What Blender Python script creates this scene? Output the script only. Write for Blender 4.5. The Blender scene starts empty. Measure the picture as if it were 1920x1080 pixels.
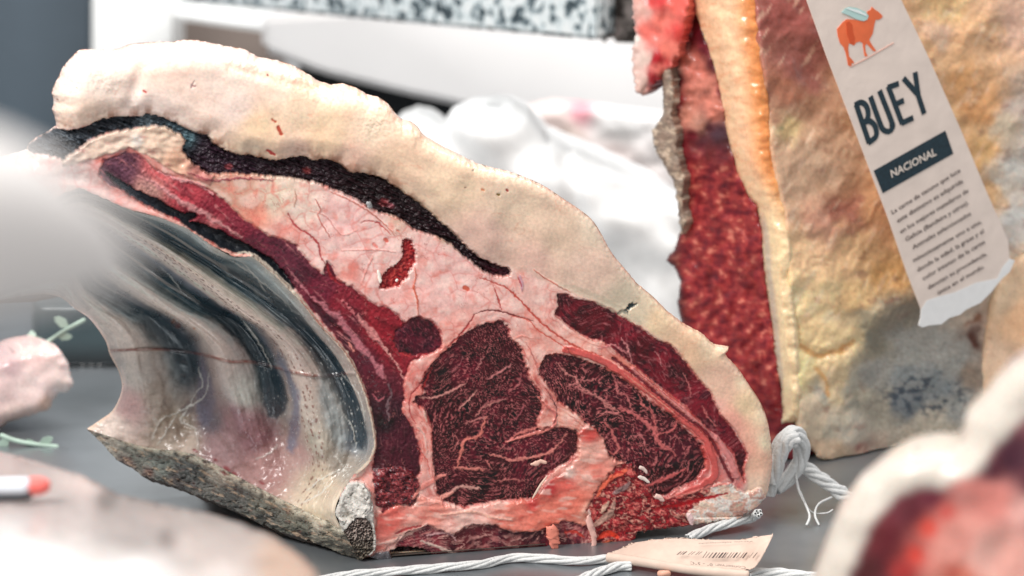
import bpy, bmesh, math, random
import numpy as np
from mathutils import Vector, Matrix
random.seed(7); RNG = np.random.default_rng(7)
scene = bpy.context.scene
COL = scene.collection

# ------------------------------------------------------------------ camera
PITCH = math.radians(12.0); CAMH = 0.40; FPX = 85.0/36.0*1920.0
SP, CP = math.sin(PITCH), math.cos(PITCH)
cam_d = bpy.data.cameras.new('camera'); cam_d.lens = 85; cam_d.sensor_width = 36
cam_d.clip_start = 0.02; cam_d.clip_end = 50
cam = bpy.data.objects.new('camera', cam_d); COL.objects.link(cam)
cam.location = (0, 0, CAMH); cam.rotation_euler = (math.pi/2-PITCH, 0, 0)
scene.camera = cam
cam_d.dof.use_dof = True; cam_d.dof.focus_distance = 1.262; cam_d.dof.aperture_fstop = 7.0

# ------------------------------------------------------------------ light
w = bpy.data.worlds.new('World'); scene.world = w; w.use_nodes = True
bg = w.node_tree.nodes['Background']; bg.inputs[0].default_value = (0.99, 0.99, 1.0, 1); bg.inputs[1].default_value = 0.58
def area(name, loc, target, sx, sy, power, col):
    d = bpy.data.lights.new(name, 'AREA'); d.shape = 'RECTANGLE'; d.size = sx; d.size_y = sy; d.energy = power; d.color = col
    o = bpy.data.objects.new(name, d); COL.objects.link(o); o.location = loc
    o.rotation_euler = (Vector(target)-Vector(loc)).to_track_quat('-Z', 'Y').to_euler()
    return o
area('counter_lamp', (-0.75, 0.45, 1.15), (0.0, 1.3, 0.12), 0.7, 0.5, 22.5, (1, 0.985, 0.96))
area('ceiling_lamp', (0.4, 1.3, 1.6), (0.0, 1.3, 0.1), 1.4, 0.8, 11, (1, 0.99, 0.98))
area('rear_fill', (0.15, 1.8, 1.0), (0.05, 2.3, 0.05), 1.2, 0.3, 11, (1, 1, 1))  # fill light added to brighten the tray and wall behind
scene.view_settings.view_transform = 'Standard'; scene.view_settings.look = 'None'
scene.view_settings.exposure = 0.15; scene.view_settings.gamma = 1
scene.render.engine = 'CYCLES'
scene.cycles.use_denoising = True
scene.cycles.max_bounces = 8

# ------------------------------------------------------------------ geometry of pixels -> space
def ray(u, v):
    a = (np.asarray(u, float)-960)/FPX; b = -(np.asarray(v, float)-540)/FPX
    return a, CP+b*SP, -SP+b*CP            # x, y, z of a ray with unit forward component
def on_ground(u, v, z=0.0):
    x, y, dz = ray(u, v); t = (z-CAMH)/dz
    return np.stack([x*t, y*t, CAMH+dz*t], -1)
def at_y(u, v, Y):
    x, y, dz = ray(u, v); t = Y/y
    return np.stack([x*t, y*t, CAMH+dz*t], -1)
def at_t(u, v, t):
    x, y, dz = ray(u, v)
    return np.stack([x*t, y*t, CAMH+dz*t], -1)
def on_plane(u, v, p0, n):
    x, y, dz = ray(u, v); d = np.stack([x, y, dz], -1)
    t = ((p0[0])*n[0]+(p0[1])*n[1]+(p0[2]-CAMH)*n[2])/(d@n)
    return d*t[..., None]+np.array([0, 0, CAMH])

# ------------------------------------------------------------------ noise
def _h(ix, iy, s):
    n = (ix.astype(np.int64)*374761393+iy.astype(np.int64)*668265263+s*1442695041) & 0xffffffff
    n = ((n ^ (n >> 13))*1274126177) & 0xffffffff
    n = ((n ^ (n >> 15))*2246822519) & 0xffffffff
    return ((n ^ (n >> 16)) & 0xffffff).astype(np.float32)/np.float32(0xffffff)
def pn(x, y, s=0):
    x = np.asarray(x, np.float32); y = np.asarray(y, np.float32)
    ix = np.floor(x); iy = np.floor(y); fx = x-ix; fy = y-iy
    u = fx*fx*fx*(fx*(fx*6-15)+10); v = fy*fy*fy*(fy*(fy*6-15)+10)
    def g(dx, dy):
        a = _h(ix+dx, iy+dy, s)*6.2831853
        return np.cos(a)*(fx-dx)+np.sin(a)*(fy-dy)
    a = g(0, 0); b = g(1, 0); c = g(0, 1); d = g(1, 1)
    return ((a+(b-a)*u)+((c+(d-c)*u)-(a+(b-a)*u))*v)*1.5
def fbm(x, y, o=4, s=0, r=.5):
    t = 0; a = 1; n = 0
    for i in range(o):
        t = t+a*pn(x*2**i+i*17.3, y*2**i-i*9.1, s+i); n += a; a *= r
    return t/n
def worley(x, y, s=0):
    ix = np.floor(x); iy = np.floor(y)
    f1 = np.full(x.shape, 9., np.float32); f2 = f1.copy(); idc = np.zeros(x.shape, np.float32)
    for dx in (-1, 0, 1):
        for dy in (-1, 0, 1):
            px = ix+dx+_h(ix+dx, iy+dy, s); py = iy+dy+_h(ix+dx, iy+dy, s+91)
            d = np.sqrt((px-x)**2+(py-y)**2); hid = _h(ix+dx, iy+dy, s+33)
            near = d < f1
            f2 = np.where(near, f1, np.minimum(f2, d)); idc = np.where(near, hid, idc); f1 = np.where(near, d, f1)
    return f1, f2, idc
def sst(a, b, x):
    t = np.clip((x-a)/(b-a), 0, 1); return t*t*(3-2*t)
def C(*rgb):
    a = np.array(rgb, float)/255
    return np.where(a <= .04045, a/12.92, ((a+.055)/1.055)**2.4)
def mix(a, b, w):
    w = np.asarray(w)[..., None]; return a*(1-w)+b*w
def sdf(x, y, poly):                        # positive inside, in pixels
    P = np.asarray(poly, float); Q = np.roll(P, -1, 0)
    d = np.full(x.shape, 1e9); ins = np.zeros(x.shape, bool)
    for (ax, ay), (bx, by) in zip(P, Q):
        ex, ey = bx-ax, by-ay; L = ex*ex+ey*ey
        if L < 1e-9: continue
        t = np.clip(((x-ax)*ex+(y-ay)*ey)/L, 0, 1)
        d = np.minimum(d, (x-ax-t*ex)**2+(y-ay-t*ey)**2)
        c = ((ay > y) != (by > y))
        with np.errstate(divide='ignore', invalid='ignore'):
            ins ^= c & (x < (bx-ax)*(y-ay)/(by-ay if by != ay else 1e-9)+ax)
    d = np.sqrt(d); return np.where(ins, d, -d)
def ldist(x, y, pts):
    P = np.asarray(pts, float); d = np.full(x.shape, 1e9); tt = np.zeros(x.shape); n = len(P)-1
    for i in range(n):
        (ax, ay), (bx, by) = P[i, :2], P[i+1, :2]
        ex, ey = bx-ax, by-ay; L = ex*ex+ey*ey+1e-9
        t = np.clip(((x-ax)*ex+(y-ay)*ey)/L, 0, 1)
        q = (x-ax-t*ex)**2+(y-ay-t*ey)**2
        m = q < d; d = np.where(m, q, d); tt = np.where(m, (i+t)/n, tt)
    return np.sqrt(d), tt
def splat(x, y, S):
    num = 0; den = 0
    for (cx, cy, r, c) in S:
        w_ = 1/(((x-cx)**2+(y-cy)**2)/(r*r)+.08)**1.8
        num = num+w_[..., None]*C(*c); den = den+w_
    return num/den[..., None]
def resample(pts, n):
    P = np.asarray(pts, float); s = np.r_[0, np.cumsum(np.hypot(*np.diff(P, axis=0).T))]
    # smooth through the points (Catmull-Rom over arc length)
    q = np.linspace(0, s[-1], n); k = np.clip(np.searchsorted(s, q, 'right')-1, 0, len(P)-2)
    t = ((q-s[k])/(s[k+1]-s[k]))[:, None]
    p1 = P[k]; p2 = P[k+1]; p0 = P[np.maximum(k-1, 0)]; p3 = P[np.minimum(k+2, len(P)-1)]
    return .5*((2*p1)+(-p0+p2)*t+(2*p0-5*p1+4*p2-p3)*t*t+(-p0+3*p1-3*p2+p3)*t**3)

# ------------------------------------------------------------------ objects
def tag(o, label=None, cat=None, group=None, kind=None):
    if label: o['label'] = label
    if cat: o['category'] = cat
    if group: o['group'] = group
    if kind: o['kind'] = kind
    return o
def empty(name, loc=(0, 0, 0), **k):
    o = bpy.data.objects.new(name, None); COL.objects.link(o); o.location = loc; o.empty_display_size = .02
    return tag(o, **k)
def put(name, me, parent=None, **k):
    o = bpy.data.objects.new(name, me); COL.objects.link(o)
    if parent is not None:
        o.parent = parent; o.matrix_parent_inverse = Matrix.Translation(parent.location).inverted()
    return tag(o, **k)
def mesh_np(name, V, F, mat, col=None, nrm=None, smooth=True, flip=False):
    me = bpy.data.meshes.new(name); V = np.asarray(V, np.float32).reshape(-1, 3); F = np.asarray(F, np.int32)
    if flip: F = F[:, ::-1]
    k = F.shape[1]
    me.vertices.add(len(V)); me.vertices.foreach_set('co', V.ravel())
    me.loops.add(F.size); me.loops.foreach_set('vertex_index', F.ravel())
    me.polygons.add(len(F)); me.polygons.foreach_set('loop_start', np.arange(0, F.size, k, dtype=np.int32))
    me.polygons.foreach_set('use_smooth', np.full(len(F), smooth))
    me.update(calc_edges=True)
    if col is not None:
        a = me.color_attributes.new('Col', 'FLOAT_COLOR', 'POINT')
        c = np.ones((len(V), 4), np.float32); c[:, :col.shape[1]] = col
        a.data.foreach_set('color', c.ravel())
    if nrm is not None: me.normals_split_custom_set_from_vertices(np.asarray(nrm, np.float32).tolist())
    me.materials.append(mat); return me
def vnormals(V, F):
    a = V[F[:, 1]]-V[F[:, 0]]; b = V[F[:, -1]]-V[F[:, 0]]; n = np.cross(a, b); N = np.zeros_like(V)
    for i in range(F.shape[1]): 
        for c in range(3): N[:, c] += np.bincount(F[:, i], n[:, c], len(V))
    return N/(np.linalg.norm(N, axis=1, keepdims=True)+1e-20)
def gridfaces(nr, nc, mask=None, close=False):
    i = np.arange(nr*nc).reshape(nr, nc)
    if close: i = np.c_[i, i[:, :1]]
    F = np.stack([i[:-1, :-1], i[1:, :-1], i[1:, 1:], i[:-1, 1:]], -1)
    if mask is not None:
        m = mask[:-1, :-1] & mask[1:, :-1] & mask[1:, 1:] & mask[:-1, 1:]; F = F[m]
    return F.reshape(-1, 4)
def compact(V, F, *arrs):
    u, inv = np.unique(F, return_inverse=True)
    return (V[u], inv.reshape(F.shape))+tuple(a[u] if a is not None else None for a in arrs)

# ------------------------------------------------------------------ materials
def mat_flesh(name, sss=.12, radius=(.004, .0012, .0008), bump=.25, bscale=900, coat=.25, rough_mul=1.0, spec=.5, coat_rough=.18, tr=0):
    m = bpy.data.materials.new(name); m.use_nodes = True; nt = m.node_tree; N = nt.nodes; L = nt.links
    b = N['Principled BSDF']; at = N.new('ShaderNodeAttribute'); at.attribute_name = 'Col'
    tc = N.new('ShaderNodeTexCoord')
    nz = N.new('ShaderNodeTexNoise'); nz.inputs['Scale'].default_value = bscale; nz.inputs['Detail'].default_value = 3
    nz2 = N.new('ShaderNodeTexNoise'); nz2.inputs['Scale'].default_value = bscale*.22; nz2.inputs['Detail'].default_value = 2
    L.new(tc.outputs['Object'], nz.inputs['Vector']); L.new(tc.outputs['Object'], nz2.inputs['Vector'])
    bp = N.new('ShaderNodeBump'); bp.inputs['Strength'].default_value = bump; bp.inputs['Distance'].default_value = .0006
    L.new(nz.outputs['Fac'], bp.inputs['Height'])
    bp2 = N.new('ShaderNodeBump'); bp2.inputs['Strength'].default_value = bump*.6; bp2.inputs['Distance'].default_value = .0008
    L.new(nz2.outputs['Fac'], bp2.inputs['Height']); L.new(bp.outputs['Normal'], bp2.inputs['Normal'])
    # slight grain in the colour
    mr = N.new('ShaderNodeMapRange'); mr.inputs['From Min'].default_value = .3; mr.inputs['From Max'].default_value = .7
    mr.inputs['To Min'].default_value = .9; mr.inputs['To Max'].default_value = 1.1; L.new(nz.outputs['Fac'], mr.inputs['Value'])
    mx = N.new('ShaderNodeVectorMath'); mx.operation = 'SCALE'; L.new(at.outputs['Color'], mx.inputs[0]); L.new(mr.outputs[0], mx.inputs['Scale'])
    L.new(mx.outputs[0], b.inputs['Base Color'])
    rm = N.new('ShaderNodeMath'); rm.operation = 'MULTIPLY'; rm.inputs[1].default_value = rough_mul
    L.new(at.outputs['Alpha'], rm.inputs[0]); L.new(rm.outputs[0], b.inputs['Roughness'])
    b.inputs['Subsurface Weight'].default_value = sss; b.inputs['Subsurface Radius'].default_value = (1, .3, .2); b.inputs['Subsurface Scale'].default_value = radius[0]
    b.inputs['Coat Weight'].default_value = coat; b.inputs['Coat Roughness'].default_value = coat_rough
    b.inputs['Specular IOR Level'].default_value = spec
    L.new(bp2.outputs['Normal'], b.inputs['Normal']); L.new(bp2.outputs['Normal'], b.inputs['Coat Normal'])
    return m
def mat_plain(name, rgb, rough=.5, metal=0, noise=0, nscale=40, bump=0, lin=None, spec=.5):
    m = bpy.data.materials.new(name); m.use_nodes = True; nt = m.node_tree; N = nt.nodes; L = nt.links
    b = N['Principled BSDF']; c = tuple(C(*rgb)) if lin is None else lin
    b.inputs['Base Color'].default_value = (*c, 1); b.inputs['Roughness'].default_value = rough; b.inputs['Metallic'].default_value = metal
    b.inputs['Specular IOR Level'].default_value = spec
    if noise or bump:
        tc = N.new('ShaderNodeTexCoord'); nz = N.new('ShaderNodeTexNoise'); nz.inputs['Scale'].default_value = nscale; nz.inputs['Detail'].default_value = 5
        L.new(tc.outputs['Object'], nz.inputs['Vector'])
        if noise:
            r = N.new('ShaderNodeValToRGB'); r.color_ramp.elements[0].position = .3; r.color_ramp.elements[1].position = .7
            r.color_ramp.elements[0].color = (*[q*(1-noise) for q in c], 1); r.color_ramp.elements[1].color = (*[min(1, q*(1+noise)) for q in c], 1)
            L.new(nz.outputs['Fac'], r.inputs['Fac']); L.new(r.outputs['Color'], b.inputs['Base Color'])
        if bump:
            bp = N.new('ShaderNodeBump'); bp.inputs['Strength'].default_value = bump; bp.inputs['Distance'].default_value = .002
            L.new(nz.outputs['Fac'], bp.inputs['Height']); L.new(bp.outputs['Normal'], b.inputs['Normal'])
    return m
M_MEAT = mat_flesh('wet_red_meat', sss=.03, bump=.22, bscale=1100, coat=.22, coat_rough=.13, spec=.25)
M_FAT = mat_flesh('beef_fat', sss=.25, bump=.035, bscale=600, coat=.45, coat_rough=.16, spec=.4)
M_CRUST = mat_flesh('dried_crust', sss=.0, bump=.6, bscale=900, coat=.05, coat_rough=.3, spec=.3)
M_SKIN = mat_flesh('rib_membrane', sss=.08, bump=.10, bscale=500, coat=.4, coat_rough=.16)
M_BONE = mat_flesh('cut_bone', sss=.1, bump=.6, bscale=1400, coat=.1, coat_rough=.35)
# ================================================================== BEEF RIB LOIN
G0 = on_ground(675, 1050); G1 = on_ground(1400, 998)
fd = G1-G0; fd[2] = 0; fd /= np.linalg.norm(fd)
FN = np.array([fd[1], -fd[0], 0.0])                      # normal of the cut face, towards the viewer
GB = on_ground(228, 880, .016); AX = GB-G0; AX[2] = 0.0   # from the near corner along the loin
def face_pt(u, v, h=0.0, s=0.0, out=0.0):
    p = on_plane(u, v, G0+AX*s-FN*out, FN)
    return p+FN*np.asarray(h)[..., None]

TOP = [(108,243),(105,225),(100,212),(104,195),(99,182),(104,165),(115,145),(120,132),(135,115),(150,100),(165,98),(195,99),(225,97),(250,88),(300,84),(330,84),(350,80),(375,81),(400,86),(430,92),(465,98),(490,112),(530,120),(560,130),(585,145),(605,158),(630,165),(648,162),(675,170),(695,182),(715,187),(735,200),(750,220),(760,228),(775,232),(790,242),(800,257),(830,275),(860,290),(900,310),(930,318),(960,325),(1000,340),(1030,355),(1060,375),(1090,395),(1115,415),(1132,440),(1145,465),(1158,485),(1175,505),(1200,535),(1230,560),(1260,590),(1290,612),(1320,628),(1345,650),(1374,655),(1366,669),(1390,695),(1410,725),(1430,755),(1445,790),(1452,830),(1455,870),(1450,910),(1442,938)]
BOT = [(1418,962),(1385,975),(1333,982),(1264,991),(1230,995),(1196,1000),(1193,1013),(1165,1028),(1140,1032),(1115,1033),(1090,1026),(1069,1031),(1044,1038),(1033,1029),(993,1033),(949,1041),(900,1050),(869,1051),(813,1051),(769,1059),(740,1063),(704,1052),(690,1046),(675,1050)]
E0 = [(150,352),(240,392),(300,408),(350,428),(400,462),(440,482),(475,482),(520,522),(560,562),(600,612),(640,655),(665,695),(685,745),(697,795),(702,835),(692,862),(668,885),(640,925),(628,960),(640,990)]
LEFT = [(120,362),(60,398),(-40,425),(-60,330),(0,302),(52,288),(55,277),(70,265),(90,255)]
OUTL = TOP+BOT+[(655,1035),(644,1010)]+E0[::-1]+LEFT

DARK = [(90,255),(102,246),(125,246),(152,242),(190,225),(215,220),(260,219),(280,214),(302,220),(327,230),(345,240),(365,250),(390,254),(400,270),(425,282),(450,292),(465,291),(487,297),(520,302),(560,294),(575,295),(585,301),(607,299),(632,305),(652,320),(660,325),(680,325),(705,329),(725,339),(750,356),(770,370),(800,392),(820,410),(845,432),(860,447),(882,470),(902,485),(927,495),(957,505),(960,512),(957,517),(940,520),(912,512),(890,495),(867,477),(845,457),(825,446),(780,432),(762,418),(745,407),(707,397),(675,377),(640,360),(600,345),(575,339),(525,331),(500,331),(480,328),(435,325),(397,327),(385,322),(360,305),(342,282),(350,265),(340,252),(315,240),(290,235),(265,239),(227,245),(200,250),(170,262),(145,282),(120,299),(90,291),(65,290),(52,286),(55,277),(70,265)]
FATC = TOP+[(1395,950),(1400,905),(1396,880),(1404,853),(1397,835),(1375,804),(1351,778),(1332,735),(1315,717),(1287,680),(1265,652),(1235,635),(1200,612),(1170,597),(1145,580),(1112,566),(1085,556),(1030,530),(990,510),(957,505),(860,470),(700,360),(560,310),(400,290),(300,240),(200,232),(108,246)]
M1 = [(1045,551),(1062,552),(1075,560),(1112,566),(1145,580),(1170,597),(1200,615),(1230,637),(1260,648),(1287,680),(1315,717),(1332,735),(1351,778),(1375,804),(1393,835),(1402,853),(1394,878),(1396,902),(1387,884),(1380,855),(1362,835),(1333,811),(1322,798),(1304,782),(1287,762),(1260,742),(1227,717),(1187,684),(1165,668),(1150,655),(1130,640),(1112,637),(1095,630),(1070,615),(1050,597),(1040,590),(1047,575)]
M2 = [(924,604),(940,603),(953,613),(955,632),(977,651),(987,685),(996,714),(1016,738),(1019,767),(1006,796),(1010,806),(1044,801),(1083,808),(1087,844),(1064,868),(1025,892),(1006,934),(929,940),(871,952),(833,942),(822,925),(815,900),(813,849),(811,800),(794,767),(775,753),(780,746),(799,738),(789,719),(799,700),(813,680),(842,651),(881,620),(910,606)]
M6 = [(1032,664),(1055,665),(1080,670),(1105,680),(1125,687),(1147,697),(1170,712),(1190,725),(1215,752),(1240,767),(1269,784),(1278,800),(1295,813),(1313,833),(1322,855),(1322,878),(1304,902),(1269,918),(1247,933),(1215,925),(1190,900),(1180,880),(1162,867),(1144,860),(1135,842),(1129,824),(1115,804),(1100,795),(1084,778),(1062,762),(1052,757),(1040,737),(1025,720),(1012,700),(1015,682),(1022,672)]
M5 = [(195,300),(240,285),(262,290),(290,318),(350,343),(380,350),(400,362),(430,385),(455,410),(480,428),(500,440),(525,447),(555,460),(572,482),(587,500),(607,516),(612,492),(622,500),(632,522),(650,535),(660,537),(680,555),(700,572),(720,575),(735,582),(750,595),(757,604),(764,612),(772,598),(785,594),(812,605),(825,620),(830,645),(815,660),(795,668),(777,677),(765,690),(760,707),(757,732),(757,752),(753,767),(762,782),(775,804),(784,824),(789,851),(788,880),(780,900),(705,895),(700,878),(705,833),(700,789),(691,744),(684,727),(667,690),(650,660),(620,620),(597,595),(580,575),(560,547),(537,532),(525,517),(500,490),(475,475),(430,468),(385,446),(355,428),(310,402),(280,388),(240,365),(200,345),(185,325)]
M4 = [(768,600),(785,594),(812,605),(825,620),(831,647),(815,661),(790,664),(772,668),(748,660),(738,640),(742,620),(756,612)]
STRIP = [(195,322),(220,335),(242,350),(272,365),(300,377),(322,392),(345,402),(367,400),(372,408),(355,418),(375,420),(397,430),(417,435),(440,450),(467,462),(492,477),(515,490),(537,515),(556,545),(548,546),(525,519),(492,494),(475,477),(447,477),(417,467),(385,448),(355,430),(335,412),(310,404),(280,389),(242,367),(220,347)]
F2 = [(112,297),(145,282),(170,262),(200,250),(227,245),(265,239),(290,235),(315,240),(340,252),(350,265),(342,282),(360,305),(385,322),(400,330),(395,345),(370,338),(330,325),(295,302),(270,288),(240,275),(220,285),(190,292),(160,302),(118,312)]
WOUND = [(756,450),(770,449),(777,468),(780,490),(768,508),(766,522),(753,528),(750,537),(728,541),(712,541),(713,530),(719,516),(728,504),(741,499),(749,490),(756,481),(755,465)]
BONE = [(653,904),(678,903),(692,918),(698,947),(700,978),(704,1009),(702,1029),(675,1050),(651,1037),(640,1010),(636,985),(622,968),(628,944),(642,924)]
CANC = [(658,975),(670,967),(684,967),(695,980),(698,1000),(698,1028),(676,1049),(650,1033),(640,1006),(645,990)]
CLOT = [(700,882),(740,876),(772,884),(785,900),(786,924),(772,948),(745,944),(718,960),(704,945),(699,905)]
LOWFAT = [(706,955),(720,950),(745,946),(772,948),(785,930),(800,935),(833,944),(871,953),(929,942),(1000,936),(1028,903),(1062,885),(1085,850),(1085,812),(1100,795),(1118,806),(1131,826),(1137,845),(1150,862),(1175,870),(1140,890),(1115,925),(1105,950),(1112,985),(1115,1010),(1090,990),(1060,978),(1035,985),(1000,1000),(960,997),(920,985),(880,985),(850,1005),(800,985),(760,1000),(735,1020),(704,1045),(702,1000),(704,975)]
REDR = [(1108,990),(1100,955),(1115,925),(1140,890),(1165,868),(1184,872),(1200,895),(1225,930),(1250,934),(1300,925),(1345,908),(1375,912),(1395,945),(1385,972),(1333,984),(1264,993),(1196,1002),(1193,1015),(1150,1032),(1115,1033),(1108,1015)]
LOWM = [(760,1000),(800,985),(850,1005),(880,985),(920,985),(960,997),(1000,1000),(1035,985),(1060,978),(1100,985),(1112,1010),(1108,1034),(1044,1040),(993,1035),(900,1052),(813,1053),(780,1040),(740,1030)]
TAIL = [(1340,905),(1375,908),(1395,925),(1425,915),(1442,938),(1418,962),(1385,975),(1340,984),(1300,988),(1285,965),(1320,935)]
CAVE = [(732,1033),(752,1028),(790,1030),(812,1042),(813,1053),(769,1061),(738,1063)]
MEMB = [(685,1050),(704,1035),(728,1031),(742,1060),(710,1064)]

# ---- surface recipes: each returns colour + roughness (n,4) and height in millimetres
def rgba(c, r):
    o = np.empty(c.shape[:-1]+(4,), np.float32); o[..., :3] = c; o[..., 3] = r; return o
def fat_cap(x, y):
    c = splat(x, y, [(170,140,70,(229,212,198)),(160,215,60,(222,198,178)),(300,130,70,(236,208,190)),(280,195,60,(235,216,204)),(430,140,60,(240,214,198)),
        (440,200,50,(226,205,192)),(520,165,40,(240,208,186)),(560,200,50,(238,208,178)),(480,235,50,(240,205,168)),(470,275,40,(214,192,166)),(600,250,60,(240,204,168)),(700,240,50,(240,210,182)),
        (560,280,40,(218,188,168)),(660,290,40,(222,186,164)),(740,300,60,(228,196,166)),(850,340,60,(232,204,172)),(900,440,60,(218,182,164)),(960,380,60,(226,200,172)),(1050,440,60,(218,190,164)),(1000,490,50,(216,178,160)),
        (1100,500,50,(212,182,162)),(1110,430,40,(214,196,172)),(1170,560,30,(196,182,158)),(1200,590,30,(206,190,162)),(1230,600,25,(228,198,160)),(1290,660,40,(218,180,146)),(1350,720,40,(224,184,158)),(1330,650,30,(230,204,170)),(1400,760,30,(228,200,160)),(1370,790,34,(234,166,146)),(1345,760,20,(236,176,158)),(1400,850,24,(230,166,142)),(1415,870,24,(226,178,150)),(1438,830,16,(238,216,182)),(1425,780,16,(238,214,178)),(1390,720,14,(236,210,176)),(1420,930,40,(228,196,170))])
    n1 = fbm(x/60, y/60, 4, 3); n2 = fbm(x/14, y/9, 3, 5)
    c = c*(1+.10*n1+.05*n2)[..., None]
    # faint pink veins and creamy flecks
    rd = np.abs(fbm(x/70+.6*n1, y/45, 3, 11)); v = sst(.035, .0, rd)*sst(-.1, .3, fbm(x/90, y/90, 2, 14))
    c = mix(c, c*np.array([.93, .62, .55]), v*.5)
    br = sst(28, 4, -sdf(x, y, DARK))*sst(-.15, .3, fbm(x/22, y/30, 3, 21))       # browned rim over the dried strip
    c = mix(c, C(140, 84, 54), br*.75*sst(900, 700, x))
    # hair-thin strokes fanning out of the strip's end, knife marks
    st = fbm(x/26+y/40, (y-x*.55)/3.2, 3, 31); c = c*(1+.05*st)[..., None]
    sp = fbm(x/5.5, y/5.5, 2, 41); c = mix(c, C(190, 90, 70), sst(.62, .75, sp)*.35)
    f1, f2, idc = worley(x/38+.5*n1, y/30+.4*n2, 4)
    h = 1.3*fbm(x/75, y/75, 2, 3)+.05*n2+.05*st+.05*sst(0, .5, f2-f1)+.03*fbm(x/6, y/6, 2, 8)
    for (gx_, gy_, gr_) in ((450,118,34),(540,150,30),(300,100,26),(190,150,40),(600,175,30),(190,215,22),(700,230,40)):
        gw = np.exp(-(((x-gx_)**2+((y-gy_)*1.5)**2)/gr_**2)); h = h+.22*gw*pn(x/5, y/4, 61)+.28*gw*pn(x/18, y/12, 62)
    # the broad swell on the left, and a crease on top
    d, t = ldist(x, y, [(300,240),(240,200),(262,130),(300,100)]); h = h-1.6*np.exp(-(d/14)**2)*np.sin(np.pi*np.clip(t, 0, 1))
    d, t = ldist(x, y, [(430,125),(520,150),(600,168),(680,180)]); h = h-1.2*np.exp(-(d/9)**2)
    c = mix(c, C(236, 190, 160), np.exp(-(d/12)**2)*.4)
    c = c**.93*np.array([1.02, .985, .985]); dD = -sdf(x, y, DARK); h = h+4.2*sst(-2, 42, dD)*sst(1040, 840, x)+1.2*sst(-2, 9, dD)*sst(960, 900, x)-.6; return rgba(c, .40+.14*n2+.06*n1), h
def seam_fat(x, y):
    c = splat(x, y, [(440,350,30,(196,150,130)),(520,375,30,(220,200,178)),(570,400,30,(230,205,190)),(480,400,25,(226,150,128)),(540,440,30,(226,150,138)),(640,420,40,(230,184,178)),
        (600,460,40,(230,188,180)),(700,440,40,(236,196,188)),(700,500,40,(236,198,190)),(660,510,25,(222,140,128)),(760,550,40,(232,180,172)),(820,470,40,(232,184,176)),(860,540,40,(234,188,180)),(740,420,20,(216,176,156)),(830,450,18,(206,170,150)),
        (940,560,35,(232,186,176)),(1000,560,35,(232,184,172)),(1000,640,35,(228,168,154)),(960,590,25,(226,176,166)),(1040,700,20,(218,136,124)),(1100,630,25,(232,166,150)),(1160,690,20,(216,126,110)),(1250,780,25,(206,108,98)),
        (1330,850,20,(196,80,74)),(1360,860,15,(206,140,136)),(1040,760,20,(208,124,112)),(1055,780,20,(226,164,146)),(775,740,25,(214,128,118)),(800,820,20,(222,150,138)),(840,660,20,(224,146,132)),(870,600,25,(226,160,148)),(210,300,30,(205,140,135)),(100,320,50,(222,190,182)),(0,330,50,(232,212,205)),(300,330,30,(206,140,130))])
    wx = 9*fbm(x/30, y/30, 3, 7); wy = 9*fbm(x/30, y/30, 3, 8)
    f1, f2, idc = worley((x+wx)/34, (y+wy)/30, 9)
    g1, g2, _ = worley((x+wx)/13, (y+wy)/15, 19)
    c = c*(1+.09*(idc-.5))[..., None]; c = mix(c, C(244, 220, 208), sst(.22, .7, f2-f1)*.35)
    n = fbm(x/40, y/40, 4, 17)
    vm = sst(.13, .0, f2-f1)*sst(-.4, .2, fbm(x/60, y/60, 2, 27))
    c = mix(c, C(206, 92, 80), vm*.48)
    c = mix(c, C(208, 110, 96), sst(.12, 0, g2-g1)*.13)
    pk = sst(.05, .45, fbm(x/26, y/26, 4, 37)); c = mix(c, C(222, 120, 104), pk*.5)
    rd = np.abs(fbm(x/36, y/36, 4, 47)); c = mix(c, C(170, 50, 48), sst(.02, 0, rd)*.55*sst(0, .2, fbm(x/70, y/70, 2, 51)))
    h = .16*sst(0, .8, f2-f1)+.02*sst(0, .5, g2-g1)+.7*fbm(x/50, y/50, 2, 17)+.03*fbm(x/5, y/5, 2, 57)
    return rgba(c, .40+.1*n), h
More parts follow.
